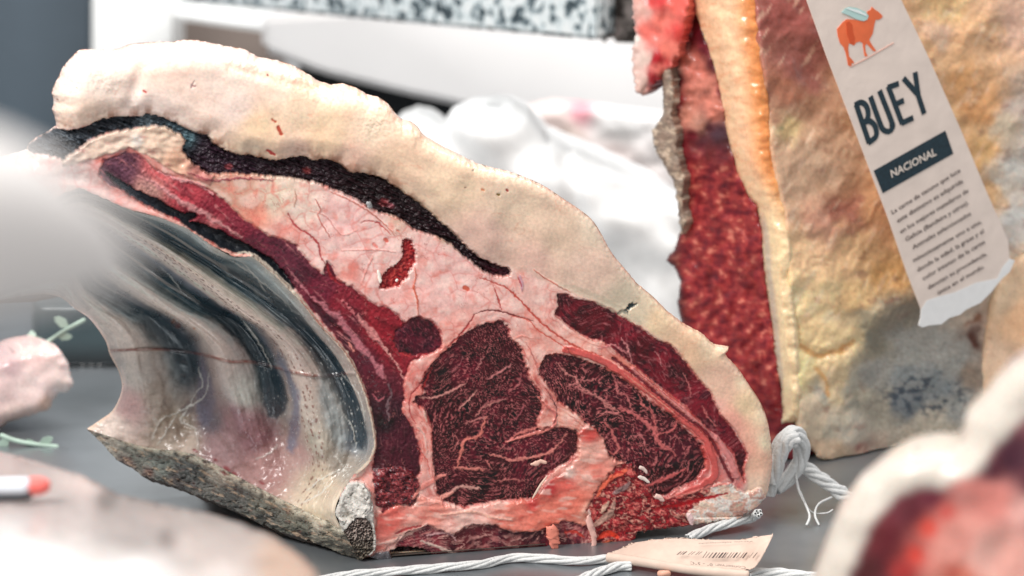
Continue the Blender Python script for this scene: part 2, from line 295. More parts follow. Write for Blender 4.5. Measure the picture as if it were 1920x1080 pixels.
def muscle(base, dark, lite, fleck, ang, L, W, amt, seed, blot=.5, mott=.5, net=1.0):
    B, D, Li, Fk = C(*base), C(*dark), C(*lite), C(*fleck)
    def f(x, y):
        wx = 7*fbm(x/26, y/26, 3, seed+1); wy = 7*fbm(x/26, y/26, 3, seed+2); an = ang+.9*pn(x/130, y/130, seed+20)
        cx_, cy_ = x.mean(), y.mean(); ca, sa = np.cos(an), np.sin(an)
        p = ((x-cx_+wx)*ca+(y-cy_+wy)*sa)/L; q = (-(x-cx_+wx)*sa+(y-cy_+wy)*ca)/W
        n1 = fbm(x/34, y/34, 3, seed+3); n2 = fbm(x/6, y/6, 3, seed+4)
        c = mix(np.broadcast_to(B, x.shape+(3,)), D, sst(-.3, .35, n1+blot*n2))
        c = mix(c, Li, sst(.0, .45, fbm(p*.9+3, q*.6, 3, seed+5))*mott)
        dens = sst(-.4, .35, fbm(x/50, y/50, 3, seed+7))
        fl = sst(.16, .42, pn(p*1.3, q*1.25, seed+6)+.35*n2)*(.45+.55*sst(-.3, .4, pn(x/7, y/7, seed+16)))
        a = fbm(p*.42, q*.26, 3, seed+9)+.05*n2; vn = sst(.050, .012, np.abs(a))*sst(-.15, .12, fbm(x/24, y/24, 2, seed+10))*net
        a2 = fbm(p*.8+7, q*.5, 3, seed+19); v2 = sst(.06, .015, np.abs(a2))*sst(.0, .25, fbm(x/16, y/16, 2, seed+11))*.7
        bri = sst(-.25, .4, fbm(x/80, y/80, 2, seed+31)); c = c*(.55+.75*bri)[..., None]
        lv = np.clip(fl*(.35+.65*dens)*amt, 0, 1); c = mix(c, (Fk*.42+Li*.45)*(1+.3*n2)[..., None], lv)
        hi = np.clip(np.maximum(vn, v2*amt), 0, 1)+sst(.50, .72, pn(p*1.3, q*1.25, seed+6)+.3*n2)*.5*dens; hi = np.clip(hi, 0, 1); c = mix(c, Fk*(1+.3*n2)[..., None], hi*.75); lv = np.maximum(lv, hi)
        h = -.8+.5*n1+.28*n2+.25*lv
        return rgba(np.clip(c, .004, .8), np.clip(.38+.15*n2, .25, .6)), h
    return f
eye_m = muscle((72,12,26), (26,6,14), (122,26,42), (210,120,118), -.35, 7, 4.6, .78, 100, mott=.45, net=.6)
cap_m = muscle((66,12,25), (24,5,13), (124,28,42), (214,122,120), .5, 9, 4.8, .95, 200, mott=.45, net=.8)
out_m = muscle((106,16,30), (60,10,22), (144,36,48), (196,116,118), .7, 20, 6.5, .35, 300, mott=.6, net=.35)
blob_m = muscle((84,16,34), (48,10,26), (120,30,46), (170,88,98), 1.2, 12, 5, .4, 400, net=.2)
low_m = muscle((128,46,56), (74,28,40), (192,120,116), (214,160,150), -.1, 26, 7, .8, 500, mott=.8)
def band_m(x, y):                                   # the long red band along the ribs
    lo = sst(300, 760, x*.55+y*.6)
    ang = math.radians(42); ca, sa = math.cos(ang), math.sin(ang)
    wx = 6*fbm(x/40, y/40, 3, 601); wy = 6*fbm(x/40, y/40, 3, 602)
    steep = sst(640, 760, y)
    p = (x+wx)*ca+(y+wy)*sa; q = -(x+wx)*sa+(y+wy)*ca
    p2, q2 = y+wy, -(x+wx)
    st = fbm(p/55, q/7.5, 4, 603)*(1-steep)+fbm(p2/45, q2/7, 4, 613)*steep; bl = fbm(p/50, q/22, 3, 604)*(1-steep)+fbm(p2/40, q2/18, 3, 614)*steep; n2 = fbm(x/6, y/6, 3, 605)
    c = mix(np.broadcast_to(C(176, 70, 78), x.shape+(3,)), C(112, 24, 38), lo)
    c = splat(x, y, [(230,320,25,(96,56,72)),(300,320,22,(196,90,92)),(280,355,20,(190,140,130)),(350,360,25,(178,62,72)),(400,395,30,(132,32,48)),(440,430,25,(120,34,50)),(400,415,14,(190,110,110)),(480,465,22,(104,36,54)),(540,490,25,(98,38,54)),(600,545,25,(108,30,48)),
        (560,520,16,(70,24,38)),(640,570,22,(128,28,42)),(700,600,25,(136,26,38)),(735,640,25,(138,22,36)),(760,680,18,(134,28,40)),(620,600,14,(60,22,34)),(660,640,16,(66,22,34)),(690,680,18,(84,26,40)),(735,720,20,(92,28,40)),(720,760,20,(58,24,32)),(700,820,15,(64,30,40)),(750,830,30,(70,18,32)),(725,800,16,(36,16,22)),(745,870,25,(72,20,32)),(740,770,18,(56,18,30)),(670,600,14,(90,26,40)),(600,575,14,(70,24,36))])
    c = mix(c, c*np.array([.42, .35, .45]), sst(.0, .4, bl)*.75)
    near = sst(110, 50, x-np.interp(y, [q_[1] for q_ in E0[7:15]], [q_[0] for q_ in E0[7:15]]))*sst(470, 520, y)+sst(520, 470, y); pk = sst(.16, .42, st)*(1-.75*steep)*sst(-.2, .3, fbm(x/40, y/40, 2, 609))*near; c = mix(c, C(200, 126, 126), pk*.6)
    fl = sst(.05, .0, np.abs(fbm(p/30, q/9, 3, 606)*(1-steep)+fbm(p2/30, q2/9, 3, 616)*steep))*sst(0, .3, fbm(x/24, y/24, 2, 607)); c = mix(c, C(190, 110, 108), fl*.4)
    c = c*(1+.3*n2)[..., None]
    h = .4*st+.8*bl+.45*n2-.5+.4*fl
    return rgba(np.clip(c, .006, .85), .42+.15*n2), h
def dark_m(x, y):
    n = fbm(x/9, y/6, 4, 701); s = fbm((x+y*.2)/40, (y-x*.42)/5, 3, 702)
    c = splat(x, y, [(80,275,40,(30,38,46)),(200,235,40,(36,42,50)),(280,228,14,(84,98,106)),(330,245,14,(78,98,108)),(350,262,10,(84,112,120)),(300,225,12,(54,66,76)),(420,305,40,(44,26,38)),(560,315,40,(38,20,28)),(700,355,40,(34,16,20)),(850,455,40,(34,14,20)),(940,512,14,(60,18,30))])
    c = c*(1+.7*n+.75*s)[..., None]; c = mix(c, C(112, 112, 118), sst(.42, .7, fbm(x/4, y/4, 2, 703))*.35)  # raised strands also lightened in colour, as painted highlights
    lft = sst(360, 200, x)
    c = mix(c, C(118, 128, 136), lft*sst(.2, .5, s)*.5)
    for (a, b, r, k) in ((430,314,7,(170,84,90)),(577,322,8,(140,62,62)),(722,382,10,(128,52,56)),(735,388,6,(150,80,88))):
        d = np.hypot(x-a, (y-b)*1.3)+5*n; c = mix(c, C(*k), sst(r+3, r-3, d)*.8)
    h = -3.6+1.6*n+1.9*s+.4*fbm(x/3, y/3, 2, 705)
    return rgba(np.clip(c, .004, .8), .40+.12*n), h
def strip_m(x, y):
    n = fbm(x/12, y/9, 4, 711); c = np.broadcast_to(C(22, 26, 32), x.shape+(3,))*(1+.6*n)[..., None]
    c = mix(c, C(46, 60, 74), sst(320, 220, x))
    return rgba(np.clip(c, .003, 1), .5+.1*n), -4.5+1.2*n
def flap_f(x, y):
    c = splat(x, y, [(300,255,30,(214,186,164)),(200,275,30,(214,188,170)),(330,300,20,(204,160,134)),(380,325,20,(190,120,110)),(140,300,30,(200,175,160)),(258,262,8,(214,205,196))]); n = fbm(x/22, y/16, 4, 721)
    c = mix(c*(1+.16*n)[..., None], C(170, 92, 92), sst(.2, .5, fbm(x/30, y/12, 3, 722))*.45)
    return rgba(c, .45), .8+1.5*fbm(x/30, y/20, 2, 721)+.15*n
def wound_f(x, y):
    n = fbm(x/6, y/5, 3, 731); c = np.broadcast_to(C(150, 22, 30), x.shape+(3,)); c = mix(c, C(204, 80, 70), sst(-.1, .3, n)*.6)
    c = mix(c, C(96, 8, 20), sst(.1, .5, fbm(x/12, y/12, 2, 732))); return rgba(c, .3), -1.6+1.1*n
def bone_f(x, y):
    n = fbm(x/9, y/9, 4, 741); m = fbm(x/24, y/28, 3, 742)
    c = np.broadcast_to(C(200, 194, 186), x.shape+(3,))*(1+.14*n)[..., None]
    c = mix(c, C(118, 110, 98), sst(.1, .5, fbm(x/14, y/20, 3, 743))*.6); cr = sst(.03, 0, np.abs(fbm(x/22, y/22, 3, 744)))
    c = mix(c, C(70, 62, 56), cr*.5*sst(-.1, .2, m)+.4*sst(.55, .7, fbm(x/3, y/3, 2, 745)))
    return rgba(c, .55), 3.0+2.6*m+.7*n-1.2*cr+.3*fbm(x/3, y/3, 2, 746)
def canc_f(x, y):                                  # open cells of the cut bone
    f1, f2, i = worley(x/4.2+.3*fbm(x/7, y/7, 2, 751), y/5.6, 752); wall = sst(.30, .06, f2-f1)
    low = sst(990, 1035, y)
    c = mix(mix(np.broadcast_to(C(62, 46, 42), x.shape+(3,)), C(40, 30, 26), low), mix(np.broadcast_to(C(176, 158, 148), x.shape+(3,)), C(132, 120, 100), low), wall*(.9-.25*low))
    n = fbm(x/10, y/10, 3, 753); return rgba(np.clip(c*(1+.3*n)[..., None], .004, .8), .55), 1.4*wall+1.5*n+.6
def crumble(pal, seed, sz=9, dark=.35, hs=1.0):
    P = np.array([C(*p) for p in pal]); nP = len(P)
    def f(x, y):
        wx = 5*fbm(x/12, y/12, 3, seed); wy = 5*fbm(x/12, y/12, 3, seed+1)
        f1, f2, i = worley((x+wx)/sz, (y+wy)/(sz*.8), seed+2); g1, g2, j = worley((x+wy)/(sz*2.6), (y+wx)/(sz*1.6), seed+3)
        n = fbm(x/4, y/4, 3, seed+4); tt_ = np.clip(.5+1.1*fbm((x+wx)/(sz*1.7), (y+wy)/sz, 4, seed+6)+.22*(i-.5)+.15*(j-.5), 0, .999)*(nP-1); k0 = tt_.astype(int)
        c = mix(P[k0], P[k0+1], sst(0, 1, tt_-k0)); c = c*(1+.30*n-dark*sst(.08, 0, np.abs(fbm(x/sz, y/(sz*.8), 3, seed+8))))[..., None]  # ridged noise paints thin dark crevice lines into the colour
        h = 1.0*(i-.5)*sst(0, .3, f2-f1)+1.4*(j-.5)*sst(0, .3, g2-g1)+1.8*fbm(x/(sz*1.4), y/sz, 3, seed+9)+.5*n
        return rgba(np.clip(c, .005, .8), .36+.15*n), h*hs
    return f
clot_f = crumble([(66,20,30),(96,30,40),(52,16,24),(150,60,62),(84,22,32),(120,34,40),(44,16,22)], 800, 11)
red_f = crumble([(138,28,38),(176,56,58),(206,110,100),(112,16,28),(160,36,40),(98,18,28),(206,140,124),(150,40,44),(84,14,24)], 820, 15, .3, .7)
bot_f = crumble([(198,60,44),(214,96,70),(160,30,34),(222,130,104)], 840, 12)
tail_f = crumble([(224,200,180),(234,190,170),(226,216,206),(206,150,132),(190,176,156)], 860, 26, .1, .5)
grey_f = crumble([(134,106,98),(170,140,124),(104,74,74),(188,160,140)], 880, 13)
cave_f = crumble([(26,12,16),(40,14,22),(16,10,12),(60,20,28)], 890, 8)  # near-black palette paints the shade inside the cavity
def low_fat(x, y):
    c = splat(x, y, [(730,980,20,(214,104,92)),(760,1010,20,(216,170,156)),(820,960,20,(226,140,124)),(880,970,25,(234,184,172)),(850,985,20,(232,176,164)),(960,965,25,(228,130,112)),(1020,960,25,(226,124,104)),(1080,940,25,(226,120,100)),(1060,905,18,(206,90,78)),(1095,900,15,(224,150,134)),(1065,890,12,(226,196,184)),
        (1110,850,18,(230,172,156)),(1105,815,12,(196,70,62)),(1115,870,14,(214,120,104)),(1000,945,14,(196,60,56)),(1030,915,14,(176,40,42)),(1100,955,16,(220,170,150))])
    n = fbm(x/30, y/16, 4, 901); f1, f2, i = worley(x/24+.5*n, y/13, 902); c = c*(1+.10*n+.10*(i-.5))[..., None]
    c = mix(c, C(200, 84, 72), sst(.10, 0, f2-f1)*.22); c = mix(c, C(204, 66, 56), sst(.2, .5, fbm(x/26, y/12, 2, 903))*.4); c = mix(c, C(240, 206, 192), sst(.12, .45, fbm(x/40, y/13, 2, 907))*.5)
    return rgba(c, .34+.1*n), 1.2*fbm(x/38, y/26, 2, 901)+.18*sst(0, .7, f2-f1)+.06*fbm(x/5, y/5, 2, 905)
def memb_f(x, y):
    n = fbm(x/10, y/10, 3, 911); return rgba(np.broadcast_to(C(84, 80, 84), x.shape+(3,))*(1+.3*n)[..., None], .25), 1.0+n

# ---- paint order: (polygon, recipe, part, softness px, ragged px, ragged scale, height offset)
LAY = [(FATC, fat_cap, 'fat_cap', 7, 3, 22, 0), (M5, band_m, 'flank_muscle', 3, 4, 16, -.3), (F2, flap_f, 'flank_fat_flap', 4, 3, 16, 0), (M1, out_m, 'outer_muscle', 2.2, 2.2, 9, -.6), (M2, eye_m, 'eye_muscle', 2.5, 4, 10, -.9),
       (M6, cap_m, 'cap_muscle', 2.5, 4.5, 10, -.9), (M4, blob_m, 'round_muscle', 2.5, 3, 9, -.4), (DARK, dark_m, 'dried_crust_strip', 2.0, 3, 9, 0), (STRIP, strip_m, 'dark_crevice', 2.2, 3, 10, 0),
       (LOWFAT, low_fat, 'lower_fat_seam', 4, 5, 12, 1.0), (LOWM, low_m, 'lower_muscle_strip', 3, 5, 14, -.3), (REDR, red_f, 'ragged_red_edge', 3, 5, 10, 0), (CLOT, clot_f, 'dried_clot', 3, 4, 9, .8),
       (TAIL, tail_f, 'frayed_fat_end', 4, 5, 9, .8), (CAVE, cave_f, 'dark_hollow', 3, 3, 8, -5), (MEMB, memb_f, 'loose_membrane', 1.5, 1, 8, 1.0), (WOUND, wound_f, 'torn_red_cut', 1.6, 3, 5, 0), (BONE, bone_f, 'vertebra_bone', 2, 2.5, 8, 1.5), (CANC, canc_f, 'spongy_bone_core', 1.8, 1.5, 7, 2.2)]
STEP = 1.5
gx = np.arange(-32, 1466, STEP); gy = np.arange(76, 1072, STEP)
X, Y = np.meshgrid(gx, gy); sh = X.shape
wob = 2.2*fbm(X/9, Y/9, 3, 1); wob2 = 2.2*fbm(X/9, Y/9, 3, 2)
big = sst(640, 760, X)*sst(900, 1000, Y)
SD = sdf(X+wob*(.8+1.6*big), Y+wob2*(.8+1.6*big), OUTL)
keep = SD > -STEP*.8
gv, gu = np.gradient(SD, STEP); g2_ = gu*gu+gv*gv+1e-6; sn = (SD < STEP*.75) & keep
Xs = np.where(sn, X-SD*gu/g2_*(g2_ > .3), X); Ys = np.where(sn, Y-SD*gv/g2_*(g2_ > .3), Y); SD = np.where(sn, 0, SD)
x = Xs[keep].astype(float); y = Ys[keep].astype(float); sd = np.maximum(SD[keep], 0); N_ = len(x)
colr, hgt = seam_fat(x, y); part = np.zeros(N_, int); names = ['seam_fat']
for k, (poly, fn, nm, soft, rag, rs, off) in enumerate(LAY):
    P = np.array(poly, float); m = np.where((x > P[:, 0].min()-25) & (x < P[:, 0].max()+25) & (y > P[:, 1].min()-25) & (y < P[:, 1].max()+25))[0]
    xs, ys = x[m], y[m]
    wx = rag*fbm(xs/rs, ys/rs, 3, 50+k); wy = rag*fbm(xs/rs+31, ys/rs, 3, 60+k)
    s = sdf(xs+wx*1.3, ys+wy*1.3, P); on = s > -soft*1.2; m = m[on]; s = s[on]; xs, ys = xs[on], ys[on]
    c, h = fn(xs, ys); wgt = sst(-soft*.5, soft*.5, s)
    if nm == 'fat_cap': wgt = sst(-soft*1.2, soft*1.2, s)
    lip = -.35*np.exp(-(s/2.5)**2) if nm not in ('fat_cap', 'flank_fat_flap') else 0
    colr[m] = mix(colr[m], c, wgt); hgt[m] = hgt[m]*(1-wgt)+(h+off)*wgt+lip
    if nm in ('eye_muscle', 'cap_muscle', 'outer_muscle', 'round_muscle', 'flank_muscle'):     # blood-red rim where meat meets fat
        rim = np.exp(-((s+1.5)/2.6)**2)*sst(-.25, .25, fbm(xs/14, ys/14, 3, 70+k)); colr[m, :3] = mix(colr[m, :3], C(176, 44, 44), rim*.6)
    part[m[wgt > .5]] = k+1; names.append(nm)

# streaks of red and pale fat running round the eye and cap muscles
for poly, (ox_, oy_), sd0 in ((M2, (930, 780), 3), (M6, (1170, 800), 5), (M1, (1230, 720), 8)):
    P = np.array(poly, float); m = np.where((part == 0) & (x > P[:, 0].min()-50) & (x < P[:, 0].max()+50) & (y > P[:, 1].min()-50) & (y < P[:, 1].max()+50))[0]
    xs, ys = x[m], y[m]; s = -sdf(xs+4*fbm(xs/20, ys/20, 2, 1301), ys+4*fbm(xs/20, ys/20, 2, 1302), P); th_ = np.arctan2(ys-oy_, xs-ox_)
    wv = np.exp(-np.maximum(s, 0)/18)*(s > -2); n_ = fbm(s/6.5+sd0, th_*5, 3, 1303+sd0)
    colr[m, :3] = mix(colr[m, :3], C(178, 54, 52), sst(.10, .42, n_)*wv*.75); colr[m, :3] = mix(colr[m, :3], C(240, 204, 194), sst(.10, .42, -n_)*wv*.5); hgt[m] += .35*n_*wv
def line(pts, wd, c, a=1.0, dh=.3, taper=True, rag=2.2, soft=1.1):
    P = np.array(pts, float); pad = wd+8
    m = np.where((x > P[:, 0].min()-pad) & (x < P[:, 0].max()+pad) & (y > P[:, 1].min()-pad) & (y < P[:, 1].max()+pad))[0]
    Q = resample(P, max(6, len(P)*4)); xs, ys = x[m], y[m]; j = len(pts)*7+int(P[0, 0]); rs_ = 7 if wd < 9 else 17
    d, t = ldist(xs+rag*fbm(xs/rs_, ys/rs_, 2, j), ys+rag*fbm(xs/rs_, ys/rs_, 2, j+1), Q)
    ww = wd*.5*((.35+.65*np.sin(np.pi*np.clip(t*.94+.03, 0, 1))) if taper else 1)*(1+.35*fbm(xs/10, ys/10, 2, j+2))
    g = sst(soft, -soft, d-ww)*a; n = fbm(xs/6, ys/6, 3, 77)
    colr[m, :3] = mix(colr[m, :3], C(*c)*(1+.18*n)[..., None], g); hgt[m] += dh*g
VC = (198,104,98); VR = (214,104,84)
for pts, wd, c in [
  ([(1045,680),(1062,700),(1080,710),(1090,727),(1112,740),(1132,752),(1150,765),(1162,775)],5,(196,118,112)),
  ([(1162,767),(1180,773),(1195,782),(1215,795),(1227,809),(1235,829),(1247,842),(1260,844)],8,(190,84,84)),
  ([(1150,702),(1157,720),(1160,737),(1177,745),(1182,760),(1187,772)],4,(184,92,92)),([(1184,820),(1202,818),(1209,829),(1211,842)],4,(180,92,96)),
  ([(1135,793),(1147,807),(1155,827),(1162,840),(1151,853),(1138,842)],4.5,(190,88,86)),([(1220,762),(1227,784),(1233,813),(1238,829),(1255,842),(1269,856)],5,(186,78,78)),
  ([(1233,815),(1258,811),(1269,798),(1267,780)],4.5,(180,72,72)),([(1122,778),(1140,775),(1162,778),(1170,786)],4,(184,100,100)),([(1064,724),(1080,722),(1094,735),(1120,742)],4,(180,100,100)),
  ([(1082,711),(1100,716),(1120,712)],3,(178,100,100)),([(1132,752),(1140,765),(1155,770)],5,(188,110,104)),([(1200,742),(1206,760),(1220,770)],4,(184,80,80)),
  ([(1209,915),(1247,900),(1275,887),(1287,880)],8,(180,66,66)),
  ([(787,747),(813,747),(835,740),(858,729),(875,720)],5,(196,134,124)),([(862,767),(875,755),(887,744),(895,733)],4.5,(196,136,124)),([(893,784),(904,769),(924,758),(951,749)],3.4,(180,112,104)),
  ([(858,876),(862,862),(867,844),(873,827),(900,818),(907,798),(915,782)],6.5,(204,104,88)),([(873,795),(893,789),(915,782)],3,(180,110,104)),([(960,824),(973,815),(1000,806),(1012,800)],6,(190,96,86)),
  ([(920,853),(942,858),(960,864),(1000,858),(1029,851),(1049,835),(1064,815)],5.5,(204,116,104)),([(913,864),(924,882)],3,VC),([(895,695),(907,670)],2.6,(176,110,110)),([(915,712),(937,700),(960,685)],4,(176,104,104)),
  ([(900,772),(920,755),(950,750)],3,(150,84,84)),([(840,930),(852,920),(866,914),(902,918)],7,(186,146,132)),([(853,878),(880,880),(909,882)],7,(200,112,98)),([(960,735),(975,720),(978,700)],2.4,(160,80,84)),
  ([(842,700),(860,690),(868,670)],2.4,(150,84,88)),([(965,790),(978,775),(985,760)],2.4,(150,74,80)),([(930,905),(960,900),(985,905)],3,(176,96,90)),([(850,815),(860,830),(852,845)],3,(176,90,90)),([(1020,880),(1045,868),(1060,845)],3,(150,80,84)),
  ([(1120,655),(1135,650),(1152,648),(1170,660),(1178,665)],4,(196,116,120)),([(1165,635),(1177,650),(1183,668),(1186,682)],3.4,(206,130,132)),([(1230,660),(1238,672),(1242,690)],2.4,(186,110,114)),([(1282,700),(1294,725),(1296,745)],2.6,(186,92,92)),([(1318,762),(1330,785),(1345,800)],3,(176,80,80)),
  ([(592,563),(612,580),(635,596),(652,618),(668,640),(684,660),(700,675),(712,692),(720,708)],12,(176,104,112)),([(642,562),(656,578),(670,596)],5,(182,96,100)),([(670,594),(682,606),(695,622),(706,635),(716,646)],12,(196,122,120)),([(716,646),(728,662),(737,674)],6,(210,140,134)),([(737,672),(748,690),(757,712)],3.5,(210,140,134)),
  ([(540,505),(565,535),(585,560)],6,(170,104,112)),([(655,645),(665,660)],6,(210,130,120)),([(728,720),(735,740),(727,760),(730,790)],5,(110,84,88)),([(700,742),(712,752),(722,746)],4,(160,84,92)),
  ([(290,318),(330,335),(370,345),(400,365)],7,(222,150,150)),([(262,330),(300,350),(340,380),(380,400),(420,425),(455,445)],9,(196,132,132)),([(350,322),(400,338),(450,334),(510,338)],5,(150,72,78))]:
    c = tuple(int(.6*a_+.4*b_) for a_, b_ in zip(c, (200,128,122))) if (pts[0][0] > 780 and c[0] > 150) else c; wd = wd*.85 if wd < 9 else wd
    line(pts, wd, c, rag=7 if wd > 8 else 4.0, soft=2.4 if wd > 8 else 1.3)
# ring seams at the right end
line([(1186,694),(1227,730),(1262,757),(1290,780),(1318,806),(1345,824),(1358,842),(1369,864),(1380,892)], 11, (212,130,126), dh=.9, taper=False)
line([(1060,655),(1110,668),(1160,695),(1200,722),(1240,752),(1280,786),(1306,806),(1324,826),(1332,850),(1340,873),(1336,895),(1313,911),(1273,929)], 13, (202,86,80), dh=.8, taper=False)
line([(1150,672),(1190,702),(1235,740),(1290,785),(1318,805),(1336,827),(1350,855),(1362,880),(1374,903)], 6, (112,20,30), dh=-.8, taper=False)
line([(1200,720),(1250,762),(1300,800)], 2.2, (150,46,48), dh=-.4); line([(1180,684),(1230,725),(1280,765)], 2, (160,54,50), dh=-.4)
line([(1170,700),(1215,735),(1265,775)], 2, (224,140,120), dh=.3); line([(1195,700),(1240,738),(1285,775)], 2.5, (222,132,116), dh=.3)
line([(1010,745),(1022,760),(1040,775),(1036,800),(1010,812),(975,822),(950,830)], 7, (206,118,108), dh=.8); line([(1030,742),(1044,765),(1040,790),(1020,808)], 1.8, (130,40,44), dh=-.5)
line([(1022,728),(1036,748),(1046,768)], 2, (120,36,40), dh=-.5)
# veins in the pink fat
for pts, wd, c in [([(540,400),(548,415),(560,428),(580,440),(597,458),(601,480),(608,492),(614,500)],4,(168,60,60)),([(594,400),(600,415),(610,430),(620,447)],2.4,(206,116,104)),([(676,418),(690,414),(706,417),(720,427),(733,440)],2.8,(178,58,54)),
  ([(640,470),(700,468),(740,472)],1.8,(210,130,120)),([(700,478),(690,500),(678,530)],2,(212,130,120)),([(778,502),(780,520),(776,540),(782,560),(784,590)],3.6,(206,100,74)),([(900,520),(925,530),(950,540),(980,568),(1010,600),(1040,625),(1062,640),(1090,655),(1130,668)],4,(182,66,50)),
  ([(925,535),(932,555),(940,580)],3.4,(176,64,56)),([(1000,505),(1020,520),(1045,535),(1070,548)],2.6,(206,120,104)),([(888,590),(905,583),(925,582),(948,586),(965,592),(1000,602)],3.6,(110,26,26)),([(840,650),(862,628),(880,605),(890,590)],4,(164,36,34)),
  ([(960,592),(990,600),(1010,620),(1050,645),(1080,668)],3,(196,84,66)),([(580,395),(610,405),(640,440),(670,430)],1.6,(214,140,130)),([(550,388),(555,370),(552,355)],3,(176,130,110)),([(590,372),(600,390),(596,402)],3,(190,110,100)),([(620,360),(650,372),(690,395),(720,420),(740,440)],3,(208,130,116)),
  ([(800,700),(785,725),(770,742),(768,770),(780,795)],2.6,(176,50,50)),([(812,690),(798,720),(790,745)],2.2,(170,44,44)),([(782,840),(800,862),(806,890)],1.8,(190,80,70)),([(985,640),(1000,670),(1010,700)],2,(206,120,108)),([(960,640),(975,630),(1000,634)],1.8,(214,130,116)),([(1062,650),(1068,662),(1078,668)],2.2,(150,50,44)),
  ([(1120,930),(1128,915),(1142,898),(1158,888),(1176,882)],10,(214,96,72)),([(1150,890),(1162,884),(1170,888)],4,(170,36,30)),([(1250,935),(1300,922),(1340,910),(1372,905)],5,(212,120,110)),([(1225,955),(1280,945),(1330,932),(1365,925)],7,(170,24,30)),
  ([(610,500),(622,515),(633,530)],2.4,(120,20,30)),([(614,495),(620,518),(640,535)],5,(140,30,38)),([(795,770),(800,790)],6,(226,176,160)),([(781,800),(795,815),(800,850)],3,(226,180,168)),([(772,935),(790,915),(815,900),(835,892)],9,(222,136,124)),([(785,945),(820,938),(850,925)],9,(224,150,136)),
  ([(974,516),(978,530),(978,545)],6,(196,150,158)),([(972,520),(978,538)],2.4,(160,50,60)),([(1060,990),(1064,1010)],3,(120,30,30)),([(1104,955),(1106,975),(1112,992),(1113,1012)],7,(230,196,186)),([(825,965),(880,958),(920,968),(960,975)],5,(232,176,158)),
  ([(740,1000),(765,990),(790,985)],5,(176,60,60)),([(790,1015),(830,1030),(870,1045)],5,(206,176,164)),([(706,1020),(740,1012),(770,1000),(800,980)],6,(216,170,158)),([(800,1005),(840,1000),(856,1015)],4,(210,160,160)),([(690,870),(676,890),(660,900)],8,(214,180,168)),
  ([(1060,1000),(1078,998),(1096,1008)],6,(186,60,50)),([(1120,1010),(1140,1000),(1160,1008)],10,(204,56,36)),([(1125,1020),(1148,1012)],4,(226,110,76)),([(1112,985),(1130,975),(1145,960),(1150,940)],12,(172,132,118)),([(1150,925),(1170,915),(1182,905)],10,(130,100,98)),([(1128,960),(1140,940)],8,(190,152,132))]:
    line(pts, wd, c, dh=-.25 if c[1] < 90 else .35)
# pale bits of the cut edge along the ribs (the rim of the membrane)
line(E0[6:17], 11, (204,184,166), dh=1.2, taper=False, rag=3); line([(p[0]+4, p[1]+1) for p in E0[8:16]], 2, (170,110,96), dh=.2, taper=False)
line([(440,478),(475,478),(520,515),(560,556)], 3, (196,184,168), dh=.6)
# small red nicks and pepper-like specks
for (a, b, c2, d2, wd, k) in ((508,222,514,226,4,(186,90,60)),(519,236,525,248,7,(178,70,44)),(501,281,514,289,6,(172,50,40)),(268,168,272,171,4,(190,70,60)),(365,160,360,158,3,(160,110,110)),(362,150,357,162,3,(176,140,136)),(501,139,502,141,3,(120,60,40)),
        (930,363,934,364,4,(130,100,40)),(949,355,951,357,4,(160,60,50)),(901,353,904,354,4,(206,130,90)),(884,318,886,318,2.6,(90,70,60)),(910,312,914,313,3,(80,70,50)),(920,314,922,315,2.6,(90,80,70)),(868,349,870,349,2.4,(130,90,70)),(108,189,110,190,3,(120,60,50)),(142,164,143,164,2.4,(110,80,70)),
        (871,540,876,542,9,(206,96,72)),(722,449,725,452,7,(206,100,84)),(745,432,748,434,4,(214,120,100)),(700,457,706,463,6,(216,130,120))):
    line([(a, b), ((a+c2)/2, (b+d2)/2), (c2, d2)], wd, k, dh=-.3, taper=False, rag=1.5)
line([(1176,582),(1183,575),(1193,571)], 8, (24,44,46), dh=-.9, rag=5); line([(1160,590),(1172,584),(1180,590)], 6, (40,52,50), dh=-.5, rag=5)
line([(1050,535),(1110,555),(1165,585),(1200,606)], 16, (186,172,150), a=.5, dh=0, rag=5)
# rounding where the face turns into the outside of the joint
rr = 24+30*sst(980, 560, x)+0*x; rr = rr*(1-.55*sst(980, 1040, y)); rr = np.where(y > 970, 9, rr)
inner = -sdf(x, y, [(p[0]-2, p[1]+2) for p in E0]+[(0, 1200), (-400, 1200), (-400, 300)])
outer_only = sst(4, 26, inner)                     # do not round towards the rib side
q = np.clip(1-sd/rr, 0, 1); hgt = hgt*(1-.8*q**3)-(rr*.27)*(1-np.sqrt(np.clip(1-q*q, 0, 1)))*outer_only-(1-outer_only)*1.0*q
hm = hgt*.001
Vw = face_pt(x, y, hm); 
idx = -np.ones(sh, int); idx[keep] = np.arange(N_)
a, b, c_, d_ = idx[:-1, :-1], idx[1:, :-1], idx[1:, 1:], idx[:-1, 1:]; ok = (a >= 0) & (b >= 0) & (c_ >= 0) & (d_ >= 0)
F = np.stack([a[ok], b[ok], c_[ok], d_[ok]], -1)
NRM = vnormals(Vw, F)

loin = empty('beef_rib_joint', tuple(G0), label='large beef rib joint in the middle, marbled cut face under thick pale fat', cat='beef joint')
fp = part[F[:, 0]]
MATS = {'seam_fat': M_FAT, 'fat_cap': M_FAT, 'flank_fat_flap': M_FAT, 'dried_crust_strip': M_CRUST, 'dark_crevice': M_CRUST, 'lower_fat_seam': M_FAT, 'frayed_fat_end': M_FAT, 'vertebra_bone': M_BONE, 'spongy_bone_core': M_BONE, 'loose_membrane': M_SKIN}
for k, nm in enumerate(names):
    Fk = F[fp == k]
    if len(Fk) == 0: continue
    v, f, cc, nn = compact(Vw, Fk, colr, NRM)
    put(nm, mesh_np(nm, v, f, MATS.get(nm, M_MEAT), np.clip(cc, .003, .86), nn), loin)
seam_front = None

